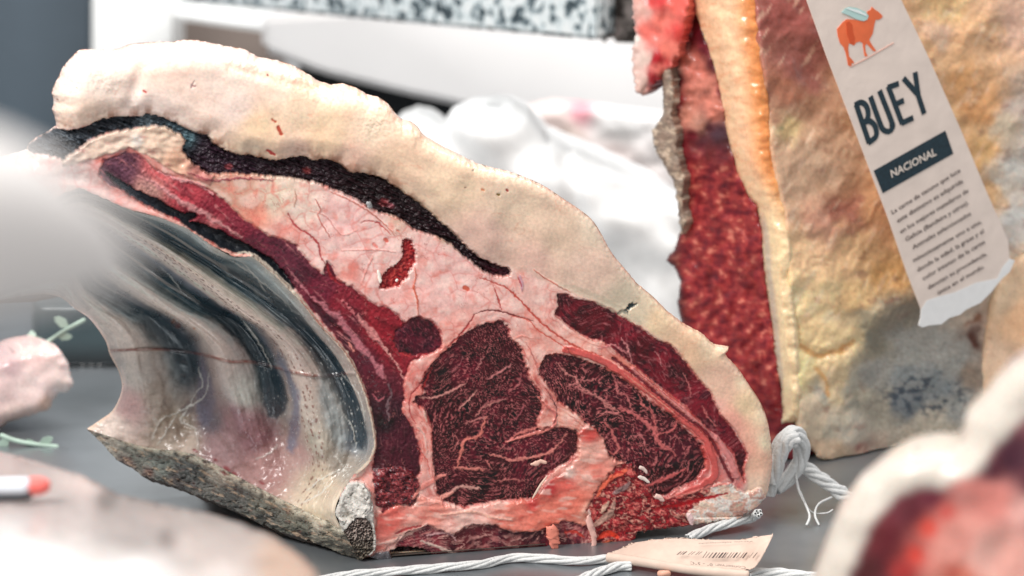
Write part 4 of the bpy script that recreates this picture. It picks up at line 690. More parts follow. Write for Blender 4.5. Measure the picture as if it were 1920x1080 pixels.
# ================================================================== BIG AGED BEEF PIECE BEHIND, RIGHT
def ridge(v): return np.interp(v, [-200, 0, 180, 300, 400, 560, 780, 900], [1400, 1418, 1438, 1450, 1475, 1485, 1500, 1505])
def oxY(u, v):
    r = ridge(v); d = u-r
    return 1.377+np.where(d > 0, d*.00018, -d*.00030)
OXB = [(1500,-160),(1960,-160),(2060,200),(2040,560),(2000,760),(1905,800),(1835,822),(1780,832),(1700,850),(1640,866),(1600,880),(1560,874),(1535,858),(1510,830),(1492,805)]
ox = empty('aged_beef_slab', (0.17, 1.44, 0), label='tall aged beef slab behind on the right, orange fat and yellowed wrinkled side', cat='beef slab')
def ox_side_c(x, y):
    n0 = fbm(x/50, y/50, 3, 1100); xw = x+30*n0; yw = y+30*fbm(x/50, y/50, 3, 1101)
    c = splat(xw, yw, [(1480,20,35,(146,78,72)),(1500,120,35,(140,84,76)),(1560,60,30,(122,66,62)),(1460,160,20,(170,110,84)),(1540,200,30,(182,140,112)),(1480,240,14,(196,170,124)),(1465,235,6,(130,124,92)),(1500,330,40,(196,158,128)),(1550,300,35,(206,170,140)),(1580,400,30,(150,92,76)),(1540,420,25,(190,136,112)),(1600,470,30,(216,172,126)),
        (1500,470,30,(226,184,140)),(1480,560,25,(236,204,156)),(1540,560,35,(232,196,146)),(1600,560,30,(226,184,130)),(1660,520,25,(218,170,112)),(1560,640,35,(220,190,140)),(1500,690,30,(232,206,150)),(1560,720,30,(206,180,140)),(1600,640,20,(228,200,150)),(1520,790,30,(196,176,150)),(1560,840,25,(176,150,124)),(1600,800,25,(170,160,144)),(1600,720,20,(160,152,136)),(1640,690,26,(140,136,128)),(1620,600,20,(160,146,120)),(1790,680,24,(150,146,138)),(1690,600,20,(144,134,118)),(1560,800,22,(176,164,144)),(1590,760,15,(140,134,120)),(1540,740,15,(150,150,140)),
        (1680,590,25,(134,122,104)),(1640,640,30,(120,112,96)),(1700,640,30,(150,146,138)),(1760,640,30,(146,142,134)),(1700,700,25,(130,132,130)),(1760,720,25,(120,124,124)),(1700,760,25,(104,108,110)),(1650,760,25,(150,140,124)),(1800,760,25,(136,134,128)),(1620,740,12,(170,160,140)),(1720,740,10,(54,62,72)),(1690,765,8,(60,66,74)),(1760,800,25,(170,158,140)),(1700,815,20,(164,150,132)),(1700,850,14,(70,50,48)),(1780,835,14,(74,58,54)),(1820,700,20,(130,112,96)),  # lowest dark splats paint the shadow under the slab's bottom edge
        (1830,640,10,(84,40,24)),(1825,600,10,(120,70,40)),(1800,590,15,(190,170,150)),(1620,840,15,(140,96,84)),(1780,10,30,(228,184,130)),(1750,120,40,(222,176,130)),(1800,150,30,(206,150,96)),(1760,60,20,(220,180,150)),(1850,60,40,(216,168,124)),(1830,200,30,(204,146,92)),(1780,230,25,(220,180,130)),(1900,40,40,(206,164,140)),(1850,280,30,(216,168,110)),(1860,360,25,(214,170,120)),  # dark brown splats paint the shaded gap beside the pale rib end
        (1890,320,30,(200,194,184)),(1910,420,35,(206,202,196)),(1880,240,20,(196,176,150)),(1910,200,25,(190,170,156)),(1920,520,40,(210,190,170)),(1960,650,60,(190,160,140)),(1990,300,60,(180,170,160)),(1700,200,60,(212,170,128)),(1640,380,30,(200,150,110))])
    n = fbm(x/16, y/16, 4, 1102); st = fbm((x*.5-y*.85)/60, (.85*x+.5*y)/15, 3, 1103)
    gry = sst(560, 640, y)*sst(1600, 1660, x); c = c*(1+.15*n+.08*st)[..., None]
    c = mix(c, C(118, 58, 50), sst(.22, .5, fbm(x/34, y/24, 4, 1104))*.45*(1-gry)); c = mix(c, C(232, 204, 176), sst(.22, .45, st)*.35*(1-gry))
    c = mix(c, C(46, 54, 64), sst(.02, .25, fbm(x/16, y/11, 4, 1105)+.25*fbm(x/50, y/40, 2, 1107))*sst(60, 25, np.hypot((x-1735)/1.9, y-738))*.9)
    c = c*(1+.35*gry*fbm(x/8, y/6, 3, 1106))[..., None]
    d, t = ldist(x+6*n, y+6*n, [(1500,648),(1530,668),(1570,660),(1600,640)]); c = mix(c, C(196, 130, 60), sst(8, 1, d)*.7)
    d, t = ldist(x+6*n, y+6*n, [(1530,690),(1548,712),(1552,740)]); c = mix(c, C(206, 140, 60), sst(7, 1, d)*.6)
    return rgba(np.clip((c*1.12)**.94, .01, .85), np.clip(.34+.2*n, .2, .6))
def ox_side_h(x, y, s):
    w1 = fbm(x/40, y/40, 3, 1113); f1, f2, _ = worley((x*.86+y*.5)/34+w1, (x*.5-y*.86)/62+w1, 1114); lump = sst(0, .6, f2-f1)
    st = fbm((x*.5-y*.85)/60, (.85*x+.5*y)/16, 3, 1110); n = fbm(x/60, y/60, 4, 1111); fine = fbm(x/12, y/10, 3, 1112)
    gry = sst(560, 620, y+.25*(x-1700))*sst(1590, 1650, x)
    d, t = ldist(x+8*fine, y+8*fine, [(1480,580),(1500,648),(1530,668),(1570,660),(1610,640)]); d2, _ = ldist(x+8*fine, y+8*fine, [(1640,610),(1700,560),(1800,500),(1850,440)])
    return (5*fbm(x/80, y/80, 2, 1111)+.7*st+.12*fine+.8*lump)*(1-.55*gry)-7*gry-3*np.exp(-(d/9)**2)+3.0*np.exp(-(d2/26)**2)
M_WAX = mat_flesh('waxy_crust', sss=.35, bump=.05, bscale=500, coat=.4, coat_rough=.13, spec=.35)
body('yellowed_side', OXB[:1]+OXB[1:]+[(1492,800),(1488,700),(1476,600),(1470,500),(1455,380),(1442,300),(1432,180),(1412,60),(1400,-160)], M_WAX, oxY, ox_side_c, ox_side_h, step=3.2, rnd=16, rmm=5, thick=(.02, .16, 0), parent=ox, ground=True)
def ox_cut_c(x, y):
    n0 = fbm(x/26, y/26, 4, 1120); f1, f2, i = worley(x/22+.9*n0, y/20+.9*fbm(x/26, y/26, 4, 1121), 1122); g1, g2, j = worley(x/13+.5*n0, y/13, 1123)
    P_ = np.array([C(*p) for p in [(122,32,40),(156,54,54),(98,22,34),(188,92,82),(136,42,46),(112,30,38),(206,120,104),(146,52,52)]])
    tq = np.clip(.5+1.0*fbm(x/20, y/17, 3, 1127)+.25*(i-.5), 0, .999)*7; k0 = tq.astype(int); P_ = P_[[2,5,0,4,1,7,3,6]]; c = mix(P_[k0], P_[np.minimum(k0+1, 7)], sst(0, 1, tq-k0)); c = .95*c*(1+.50*n0+.10*fbm(x/7, y/7, 2, 1124)+.3*fbm(x/60, y/60, 2, 1128))[..., None]
    up = splat(x, y, [(1290,60,14,(100,14,28)),(1308,20,18,(84,10,22)),(1322,70,12,(80,12,26)),(1338,120,10,(96,24,36)),(1352,170,9,(110,34,44)),(1272,150,8,(90,16,28)),(1268,210,8,(100,20,32)),(1330,240,10,(84,36,44)),(1298,255,10,(104,26,38)),(1300,125,14,(222,128,112)),(1325,170,18,(226,140,122)),(1340,210,12,(214,130,112)),(1270,190,10,(140,26,38)),(1285,215,12,(228,150,130)),(1310,230,12,(224,160,140)),(1345,250,14,(70,40,52)),(1320,270,14,(90,34,44)),(1280,270,14,(130,40,48)),(1300,320,16,(150,46,54)),(1350,300,16,(96,34,44)),(1265,130,8,(206,160,150)),(1325,90,10,(110,26,40))])  # dark crimson splats paint the shadow and holes near the top
    c = mix(c, up*(.72+.5*n0)[..., None], sst(340, 260, y)); c = mix(c, C(90, 12, 22), sst(690, 760, y)*.5)
    ed = sst(0, 26, x-np.interp(y, [0, 130, 240, 330, 460, 500, 580, 700], [1262, 1250, 1240, 1262, 1268, 1262, 1275, 1290])); c = mix(mix(c, C(52, 26, 26), .75), c, ed)
    return rgba(np.clip(c, .005, .8), np.clip(.36+.2*n0, .2, .6))
body('cut_face', [(1285,-160),(1288,0),(1272,80),(1262,130),(1245,150),(1248,200),(1242,240),(1250,300),(1262,340),(1275,380),(1276,430),(1268,460),(1247,490),(1264,500),(1276,530),(1270,570),(1276,600),(1300,700),(1330,820),(1380,900),(1460,905),(1500,860),(1492,800),(1470,770),(1466,720),(1456,660),(1450,600),(1441,550),(1436,500),(1431,440),(1421,385),(1405,365),(1385,320),(1366,240),(1356,180),(1341,120),(1321,60),(1300,-10),(1300,-160)],
     M_MEAT, lambda u, v: oxY(u, v)+.003, ox_cut_c, lambda x, y, s: 2.4*fbm(x/30, y/30, 2, 1130)+.5*fbm(x/12, y/12, 2, 1131)-5*sst(300, 200, y)*fbm(x/40, y/40, 3, 1132), step=2.6, rnd=9, rmm=4, thick=(.10, .12, 0), parent=ox, ground=True)
def band_c(x, y):
    r = ridge(y); t = np.clip((x-(r-95+sst(300, 500, y)*60))/85, 0, 1); n = fbm(x/16, y/34, 4, 1140)
    up = mix(np.broadcast_to(C(240, 196, 158), x.shape+(3,)), C(226, 146, 84), sst(.45, 1, t)); lo = mix(np.broadcast_to(C(238, 210, 168), x.shape+(3,)), C(236, 190, 128), sst(.4, 1, t))
    c = mix(up, lo, sst(300, 480, y)); c = c*(1+.16*n)[..., None]; c = mix(c, C(206, 110, 50), sst(.1, .4, fbm(x/24, y/14, 3, 1141))*sst(420, 200, y)*.3)
    c = mix(c, C(150, 150, 156), sst(10, 2, np.abs(x-np.interp(y, [380, 440, 520, 600, 700], [1424, 1436, 1442, 1452, 1462])))*sst(380, 430, y)*.5)
    return rgba(np.clip(c, .01, .85), np.clip(.28+.2*n, .18, .5))
body('orange_fat_band', [(1300,-160),(1292,-10),(1316,60),(1336,120),(1352,180),(1362,240),(1381,320),(1400,362),(1418,384),(1428,440),(1433,500),(1438,550),(1447,600),(1453,660),(1463,720),(1468,770),(1462,800),(1500,790),(1512,740),(1500,640),(1492,560),(1490,470),(1470,360),(1452,300),(1446,240),(1444,180),(1430,90),(1420,-10),(1414,-160)],
     M_FAT, lambda u, v: oxY(u, v)-.002, band_c, lambda x, y, s: 5*sst(0, 40, s)+2*fbm(x/34, y/30, 2, 1150)+.5*fbm(x/14, y/10, 2, 1151), step=2.6, rnd=30, rmm=7, thick=(.0, .05, 0), parent=ox, jag=5, jags=30)
def torc(x, y):
    n = fbm(x/22, y/34, 3, 1165); c = splat(x+14*n, y+10*n, [(1200,20,16,(214,170,160)),(1215,60,14,(222,110,100)),(1245,40,18,(226,120,108)),(1270,60,14,(206,70,66)),(1205,110,14,(226,200,190)),(1230,110,14,(170,26,38)),(1255,90,14,(222,120,106)),(1200,150,14,(222,190,180)),(1225,150,12,(150,20,34)),(1240,130,10,(214,110,100)),(1230,0,16,(200,60,60)),(1195,75,8,(230,220,212)),(1270,10,12,(216,96,86))])
    return rgba(c*(1+.2*n)[..., None], .35)
tor = crumble([(214,96,90),(190,40,48),(232,190,178),(222,130,118),(170,24,36),(228,210,200),(204,70,66)], 1160, 15, .2)
body('torn_scrap', [(1183,-160),(1185,20),(1191,60),(1187,90),(1185,120),(1189,150),(1193,176),(1206,178),(1230,160),(1241,140),(1262,126),(1276,100),(1288,55),(1296,-10),(1290,-160)], M_MEAT, lambda u, v: oxY(u, v)-.012, torc, lambda x, y, s: 5*fbm(x/30, y/44, 2, 1161), step=2.6, rnd=14, rmm=5, thick=(.02, .04, 0), parent=ox, jag=7, jags=12)
gry_ = crumble([(168,150,134),(196,176,156),(132,118,106),(150,130,116),(120,104,94)], 1170, 14, .2)
body('grey_crust_flap', [(1240,120),(1262,128),(1268,180),(1262,215),(1272,240),(1272,290),(1284,330),(1282,380),(1290,420),(1276,440),(1272,400),(1262,335),(1240,305),(1225,268),(1222,242),(1236,228),(1244,210),(1242,160)], M_CRUST, lambda u, v: oxY(u, v)-.008, lambda x, y: gry_(x, y)[0], lambda x, y, s: gry_(x, y)[1], step=2.6, rnd=10, rmm=4, thick=(.03, .04, 0), parent=ox, jag=5, jags=14)
def pale_c(x, y):
    n = fbm(x/20, y/40, 3, 1180); c = splat(x, y, [(1870,560,30,(236,206,172)),(1870,680,30,(224,190,160)),(1850,740,20,(206,168,136)),(1910,600,30,(226,180,140)),(1905,690,15,(130,80,70))]); sp = sst(.45, .6, fbm(x/9, y/9, 2, 1181))
    return rgba(mix(c*(1+.1*n)[..., None], C(170, 110, 80), sp*.5), .5)
pale = body('pale_rib_end', [(1862,530),(1880,505),(1910,478),(1990,450),(1990,780),(1905,790),(1832,775),(1826,720),(1838,640),(1852,560)], M_FAT, lambda u, v: 1.445+0*u, pale_c, lambda x, y, s: 2*fbm(x/30, y/50, 3, 1182), step=4, rnd=22, rmm=9, thick=(.01, .03, 0), label='pale fat covered strip standing right of the grey membrane, below the tag', cat='beef piece')

# ================================================================== HANGING PAPER TAG
k_, c1 = .91, .375
def cw(a, b_, c_): return np.array([a, c_*CP-b_*SP*-1*-1, -c_*SP-b_*CP])   # camera axes (right, down, forward) to world
ex = cw(.872*k_, -.488*k_, c1); ey = cw(.329*k_, .944*k_, c1); ex /= np.linalg.norm(ex); ey -= ex*ex.dot(ey); ey /= np.linalg.norm(ey)
TO = at_t(1512, -10, 1.345); tn = np.cross(ex, ey); tn = tn if tn[1] < 0 else -tn
def tloc(u, v):
    p = on_plane(u, v, TO, tn)-TO; return np.stack([p@ex, p@ey], -1)
def tw(l, h=0.0): l = np.asarray(l, float); return TO+l[..., :1]*ex+l[..., 1:2]*ey+tn*h
tagm = empty('hanging_paper_tag', tuple(TO), label='long kraft paper tag hanging on the aged slab, printed BUEY NACIONAL', cat='tag')
def flat(name, loops, h, mat, parent, thick=0.0003, local=False, subdiv=0):
    bm = bmesh.new(); 
    for li, lp in enumerate(loops):
        h = h+.00003*(li > 0); l = np.array(lp) if local else tloc(np.array([p[0] for p in lp], float), np.array([p[1] for p in lp], float))
        top = [bm.verts.new(p) for p in tw(l, h)]; bot = [bm.verts.new(p) for p in tw(l, h-thick)]; n = len(top); bm.faces.new(top); bm.faces.new(bot[::-1])
        for i in range(n): bm.faces.new((top[i], bot[i], bot[(i+1) % n], top[(i+1) % n]))
    bmesh.ops.recalc_face_normals(bm, faces=bm.faces); me = bpy.data.meshes.new(name); bm.to_mesh(me); bm.free(); me.materials.append(mat); return put(name, me, parent)
M_KRAFT = mat_plain('kraft_paper', (232, 214, 202), .7, noise=.05, nscale=60, bump=.35); M_INK = mat_plain('dark_ink', (24, 46, 56), .6, noise=.35, nscale=500); M_TEXT = mat_plain('text_ink', (78, 62, 60), .7)
M_PWHITE = mat_plain('torn_white_paper', (236, 234, 232), .8, noise=.03, nscale=200)
flat('paper', [[(1475,-115),(1653,-115),(1690,0),(1740,105),(1800,240),(1850,360),(1890,450),(1893,485),(1880,500),(1870,522),(1830,530),(1790,548),(1760,556),(1738,563),(1727,580),(1700,510),(1665,408),(1600,236),(1550,105),(1512,-2)]], 0, M_KRAFT, tagm, .0005)
flat('torn_edge', [[(1727,580),(1738,563),(1760,556),(1790,548),(1830,530),(1870,522),(1880,500),(1893,485),(1903,488),(1893,510),(1878,523),(1858,548),(1838,568),(1812,580),(1800,590),(1780,596),(1765,608),(1742,610),(1730,614),(1722,610),(1726,596)]], .0001, M_PWHITE, tagm, .0005)
flat('name_banner', [[(1638,320),(1772,245),(1787,288),(1655,362)]], .0003, M_INK, tagm)
# BUEY: letters drawn as strokes between pixel points, condensed bold
def stroke(pts, wd):
    l = tloc(np.array([p[0] for p in pts], float), np.array([p[1] for p in pts], float)); l = resample(l, len(pts) if len(pts) == 2 else len(pts)*4)
    d = np.gradient(l, axis=0); d /= np.linalg.norm(d, axis=1, keepdims=True); n = np.stack([-d[:, 1], d[:, 0]], -1)*wd*.5
    return np.r_[l+n, (l-n)[::-1]]
PXM = 1.36/FPX/.93
def zp(zx, zy): return (1580+zx/6, 130+zy/6)
W_ = 10.4*PXM
letters = [('letter_B', [[zp(150,395),zp(295,825)], [zp(135,405),zp(205,372),zp(262,410),zp(285,500),zp(268,570),zp(215,610)], [zp(215,615),zp(290,580),zp(350,620),zp(378,700),zp(365,765),zp(285,828)]]),
  ('letter_U', [[zp(310,305),zp(425,625),zp(465,685),zp(520,700),zp(560,655),zp(548,585),zp(412,240)]]),
  ('letter_E', [[zp(510,190),zp(668,612)], [zp(505,205),zp(628,160)], [zp(590,395),zp(685,350)], [zp(660,606),zp(790,545)]]),
  ('letter_Y', [[zp(682,100),zp(832,270)], [zp(812,32),zp(848,285)], [zp(835,255),zp(915,500)]])]
for nm, ss in letters:
    flat('letter', [stroke(s_, W_) for s_ in ss], .0003, M_INK, tagm, local=True)
def text(body_, name, pos, width, parent, mat, to_world, spacing=1.0, bold=0, height=None, align='LEFT'):
    cu = bpy.data.curves.new(name, 'FONT'); cu.body = body_; cu.size = 1; cu.resolution_u = 2; cu.offset = bold; cu.space_character = spacing; cu.extrude = 0
    o = bpy.data.objects.new(name, cu); COL.objects.link(o); dg = bpy.context.evaluated_depsgraph_get(); me0 = o.evaluated_get(dg).to_mesh()
    V = np.array([v.co[:2] for v in me0.vertices]); F = [list(p.vertices) for p in me0.polygons]; o.evaluated_get(dg).to_mesh_clear(); bpy.data.objects.remove(o); bpy.data.curves.remove(cu)
    w0 = V[:, 0].max()-V[:, 0].min(); V[:, 0] -= V[:, 0].min(); sx = width/w0; sy = sx if height is None else height/.70
    P = to_world(V[:, 0]*sx, V[:, 1]*sy); me = bpy.data.meshes.new(name); me.from_pydata(P.tolist(), [], F); me.materials.append(mat); return put(name, me, parent)
def on_tag(u0, v0, u1, v1, h=.0006):
    a = tloc(np.array([float(u0)]), np.array([float(v0)]))[0]; b2 = tloc(np.array([float(u1)]), np.array([float(v1)]))[0]; d = b2-a; L_ = np.linalg.norm(d); d /= L_; n = np.array([d[1], -d[0]])
    return L_, (lambda X_, Y_: tw(a+X_[:, None]*d+Y_[:, None]*n, h))
L_, f_ = on_tag(1671, 333, 1755, 290); text('NACIONAL', 'banner_lettering', None, L_, tagm, mat_plain('cream_ink', (226, 212, 200), .7), f_, bold=.02, height=14.5*PXM)
lines = ['La carne de vacuno que luce', 'este distintivo es adquirida', 'en los mejores mataderos de', 'Galicia (Bandeira y otros).', 'Animales seleccionados', 'minuciosamente uno a uno,', 'donde la edad, la grasa y el', 'color intenso de la carne', 'denotan su procedencia,', 'única en el mundo.']
ends = [((1672,402),(1800,322)),((1682,418),(1805,342)),((1688,438),(1815,360)),((1698,453),(1816,382)),((1711,468),(1820,403)),((1712,492),(1840,418)),((1720,510),(1844,436)),((1730,526),(1846,456)),((1740,543),(1850,478)),((1758,553),(1845,502))]
for ln, (a_, b2_) in zip(lines, ends):
    L_, f_ = on_tag(*a_, *b2_); text(ln, 'small_print', None, L_, tagm, M_TEXT, f_, height=8.6*PXM, bold=.012)
# ox emblem
def ep(zx, zy): return (1500+zx/5.143, zy/5.143)
M_OX = mat_plain('orange_ink', (236, 112, 66), .7, noise=.12, nscale=90); M_OXD = mat_plain('orange_ink_deep', (214, 84, 40), .7)
cow = [(355,280),(372,262),(410,215),(450,185),(520,188),(590,205),(640,190),(665,160),(645,125),(650,108),(680,95),(690,65),(712,85),(760,118),(795,155),(788,170),(760,188),(725,192),(712,250),(700,320),(665,385),(690,430),(730,485),(722,495),(705,492),(640,420),(625,440),(630,500),(648,535),(638,545),(622,540),(612,480),(603,415),(575,400),(540,410),(518,438),(490,425),(468,415),(462,470),(470,540),(520,600),(512,612),(498,605),(492,630),(480,640),(462,628),(455,580),(440,510),(420,455),(385,415),(365,350)]
flat('ox_emblem', [[ep(*p) for p in cow]], .0003, M_OX, tagm)
flat('ox_emblem_shade', [[ep(*p) for p in [(440,215),(470,205),(500,240),(505,300),(525,370),(515,425),(480,410),(450,330)]]], .0005, M_OXD, tagm)
flat('pale_disc', [[ep(*p) for p in [(395,120),(430,80),(470,65),(540,75),(620,110),(655,150),(645,185),(610,203),(540,185),(470,150)]]], .0006, mat_plain('mint_ink', (186, 216, 210), .7), tagm)
flat('disc_stripe', [[ep(*p) for p in [(440,80),(470,78),(560,100),(630,140),(640,158),(560,128),(480,98)]]], .0009, mat_plain('pale_ink', (236, 242, 240), .7), tagm, thick=.0002)
flat('ground_line', [[ep(480,640),ep(640,560),ep(900,410),ep(905,416),ep(640,570),ep(484,650)]], .0003, mat_plain('faint_ink', (222, 176, 160), .7), tagm)

# ================================================================== STRING
M_STRING = mat_plain('cotton_string', (212, 212, 210), .85, noise=.06, nscale=600, bump=.5)
def tube(name, pts, r, mat, parent=None, ply=1, turns=14, n=120, seg=10, taper=None, **k):
    P = np.array(pts, float); s = np.r_[0, np.cumsum(np.linalg.norm(np.diff(P, axis=0), axis=1))]; q = np.linspace(0, s[-1], n)
    kx = np.clip(np.searchsorted(s, q, 'right')-1, 0, len(P)-2); t = ((q-s[kx])/(s[kx+1]-s[kx]))[:, None]; p1, p2, p0, p3 = P[kx], P[kx+1], P[np.maximum(kx-1, 0)], P[np.minimum(kx+2, len(P)-1)]
    Q = .5*((2*p1)+(-p0+p2)*t+(2*p0-5*p1+4*p2-p3)*t*t+(-p0+3*p1-3*p2+p3)*t**3)
    T = np.gradient(Q, axis=0); T /= np.linalg.norm(T, axis=1, keepdims=True)+1e-12; A = np.zeros_like(T); a_ = np.cross(T[0], (0, 0, 1.)); a_ = a_ if np.linalg.norm(a_) > .2 else np.cross(T[0], (0, 1., 0))
    for i_ in range(n):
        a_ = a_-T[i_]*a_.dot(T[i_]); a_ = a_/(np.linalg.norm(a_)+1e-12); A[i_] = a_
    B = np.cross(A, T)
    Vs, Fs, off = [], [], 0; ang = np.linspace(0, 2*np.pi, seg, endpoint=False)
    for p in range(ply):
        ph = 2*np.pi*p/ply+turns*2*np.pi*q/s[-1]; rs = r if ply == 1 else (r*.72 if ply < 4 else r*.44)
        cc = Q if ply == 1 else Q+(A*np.cos(ph)[:, None]+B*np.sin(ph)[:, None])*r*(.42 if ply < 4 else .60)
        cc = cc+(np.interp(np.arange(n), np.arange(0, n+11, 11), RNG.standard_normal(len(np.arange(0, n+11, 11))))*rs*.22)[:, None]*(A if p % 2 else B)*(ply > 3)
        rad = np.full(n, rs)*(1+.04*np.sin(q/s[-1]*9+p)+.05*np.interp(np.arange(n), np.arange(0, n+9, 9), RNG.standard_normal(len(np.arange(0, n+9, 9))))); rad[0] *= .5; rad[-1] *= .5
        if taper is not None: rad *= np.interp(np.linspace(0, 1, n), *taper)
        V = cc[:, None]+rad[:, None, None]*(A[:, None]*np.cos(ang)[None, :, None]+B[:, None]*np.sin(ang)[None, :, None]); F = gridfaces(n, seg, close=True)
        F = np.where(F >= 0, F, 0); i = np.arange(n*seg).reshape(n, seg); i = np.c_[i, i[:, :1]]; F = np.stack([i[:-1, :-1], i[1:, :-1], i[1:, 1:], i[:-1, 1:]], -1).reshape(-1, 4)
        Vs.append(V.reshape(-1, 3)); Fs.append(F+off); off += n*seg
    return put(name, mesh_np(name, np.concatenate(Vs), np.concatenate(Fs), mat), parent, **k)
def gp(u, v, z=.0025): return on_ground(u, v, z)
tube('string', [gp(560,1096),gp(640,1080),gp(700,1074),gp(760,1070),gp(830,1064),gp(900,1058),gp(960,1046),gp(1030,1048),gp(1080,1052),gp(1135,1048),gp(1150,1050)], 
 .0023, M_STRING, ply=5, turns=2.4, n=240, label='white twisted string lying along the front foot of the joint', cat='string', group='white butcher strings')
tube('string', [gp(1040,1110),gp(1090,1086),gp(1120,1074),gp(1160,1062),gp(1185,1062)], .0025, M_STRING, ply=5, turns=1.1, n=100, label='short white string end under the left corner of the barcode tag', cat='string', group='white butcher strings')
tube('string', [gp(1290,1010),gp(1330,992,.004),gp(1370,980,.006),gp(1410,970,.006),gp(1422,962,.012)], .0026, M_STRING, ply=5, turns=1.1, n=100, label='white string end slipping out beneath the right foot of the joint', cat='string', group='white butcher strings')
tube('string', [gp(1400,1076),gp(1440,1074),gp(1500,1078),gp(1560,1086),gp(1640,1092)], .0026, M_STRING, ply=5, turns=1.2, n=120, label='white string leaving the right end of the barcode tag', cat='string', group='white butcher strings')
def kp(u, v, t): return at_t(u, v, t)
knot = empty('string_knot', tuple(kp(1470, 880, 1.345)), label='thick white string knot looped against the right edge of the joint', cat='knot')
tube('loop', [kp(1438,930,1.335),kp(1448,880,1.335),kp(1462,835,1.333),kp(1486,812,1.335),kp(1502,830,1.34),kp(1500,865,1.343),kp(1480,895,1.343),kp(1452,915,1.34)], .0044, M_STRING, knot, ply=6, turns=1.1, n=160)
tube('loop', [kp(1444,905,1.33),kp(1458,860,1.328),kp(1476,826,1.328),kp(1492,824,1.33)], .0046, M_STRING, knot, ply=6, turns=.5, n=90)
tube('tail', [kp(1490,868,1.345),kp(1515,880,1.345),kp(1550,905,1.345),kp(1585,930,1.345),kp(1612,945,1.345),kp(1640,975,1.34)], .0038, M_STRING, knot, ply=5, turns=1.6, n=120)
tube('loose_fibre', [kp(1492,890,1.34),kp(1498,920,1.335),kp(1510,945,1.325),kp(1518,968,1.315),kp(1512,985,1.31)], .0007, M_STRING, knot, n=50, seg=6)
tube('loose_fibre', [kp(1560,932,1.34),kp(1535,945,1.33),kp(1528,965,1.32),kp(1536,985,1.315)], .0006, M_STRING, knot, n=50, seg=6)
for q_ in ([(1500,920),(1520,958),(1548,962),(1562,955)],): tube('loose_fibre', [kp(u, v, 1.325) for u, v in q_], .0004, M_STRING, knot, n=40, seg=5)

# ================================================================== FOLDED BARCODE TAG
bt = empty('folded_barcode_tag', tuple(gp(1300, 1045)), label='folded kraft barcode tag lying upside down before the right foot of the joint', cat='tag')
TG = {}
def bpnt(u, v):      # paper sheet: rises to the rear edge, curls at the right
    z = .004+.010*sst(1080, 1005, v)*sst(1140, 1250, u)+.006*sst(1380, 1450, u)
    return z
def sheet(name, poly, mat, zoff=0, th=.0005, step=5, zf=bpnt):
    P = np.array(poly, float); X, Y = np.meshgrid(np.arange(P[:, 0].min(), P[:, 0].max()+step, step), np.arange(P[:, 1].min(), P[:, 1].max()+2, 2.0)); S = sdf(X, Y, P); keep = S > -4; gv, gu = np.gradient(S, 2.0, step); g2_ = gu*gu+gv*gv+1e-6; sn = S < 1.5; X = np.where(sn, X-S*gu/g2_, X); Y = np.where(sn, Y-S*gv/g2_, Y)
    F = gridfaces(*X.shape, mask=keep); V = on_ground(X.ravel(), Y.ravel(), 0)
    z = zf(X.ravel(), Y.ravel())+zoff; x_, y_, dz_ = ray(X.ravel(), Y.ravel()); t = (z-CAMH)/dz_; V = np.stack([x_*t, y_*t, z], -1); V, F = compact(V, F)
    o = put(name, mesh_np(name, V, F, mat), bt); md = o.modifiers.new('s', 'SOLIDIFY'); md.thickness = th; md.offset = -1; return o
M_TAG2 = mat_plain('tag_paper', (206, 182, 166), .7, noise=.06, nscale=200)
sheet('paper', [(1142,1038),(1165,1028),(1185,1018),(1225,1012),(1265,1009),(1330,1012),(1390,1012),(1420,1006),(1450,1002),(1440,1022),(1425,1050),(1414,1064),(1395,1070),(1330,1068),(1265,1062),(1200,1052),(1142,1042)], M_TAG2)
tube('folded_edge', [gp(1138,1045,.004),gp(1200,1053,.005),gp(1265,1064,.005),(gp(1330,1072,.005)),gp(1405,1079,.005)], .0024, M_TAG2, bt, n=60, seg=10)
def bpl(u, v, zo=.0012):
    z = bpnt(np.asarray(u, float), np.asarray(v, float))+zo; x_, y_, dz_ = ray(u, v); t = (z-CAMH)/dz_; return np.stack([x_*t, y_*t, z*np.ones_like(t)], -1)
M_BAR = mat_plain('bar_ink', (62, 48, 46), .7)
bars = [(1268,2.5),(1274,1.6),(1278,3.2),(1290,1.4),(1295,1.6),(1303,1.6),(1308,1.4),(1317,1.4),(1322,1.4),(1328,2),(1334,3.4),(1341,2),(1346,3.6),(1352,3.2),(1357,1.5),(1363,1.6),(1368,1.5),(1373,3.4),(1380,1.6),(1387,1.4),(1391,3),(1404,1),(1411,1.8)]
Vb, Fb = [], []
for i, (u, wd) in enumerate(bars):
    v1_ = 1034 if u < 1320 else 1036; v2_ = (1040 if u < 1315 else 1046)+(.5 if i % 5 == 0 else 0)
    q_ = bpl(np.array([u+8, u+8+wd, u+wd, u], float), np.array([v1_, v1_, v2_, v2_], float)); Fb.append([len(Vb)+j for j in range(4)]); Vb += q_.tolist()
me = bpy.data.meshes.new('barcode'); me.from_pydata(Vb, [], Fb); me.materials.append(M_BAR); put('barcode', me, bt)
def upside(u0, v0, u1, v1, hgt_):     # text running from right to left, upside down
    def f(X_, Y_): return bpl(u0+(u1-u0)*X_, v0+(v1-v0)*X_+Y_*hgt_)
    return f
text('Conservar: 0º - 5ºC', 'storage_lettering', None, 1.0, bt, M_BAR, lambda X_, Y_: bpl(1398+(1294-1398)*X_, 1062+(1053-1062)*X_+Y_*7.5), height=.7)
text('Vacuno seleccionado', 'tiny_lettering', None, 1.0, bt, M_TEXT, lambda X_, Y_: bpl(1412+(1310-1412)*X_, 1014+(1018-1014)*X_+Y_*3.6), height=.7)

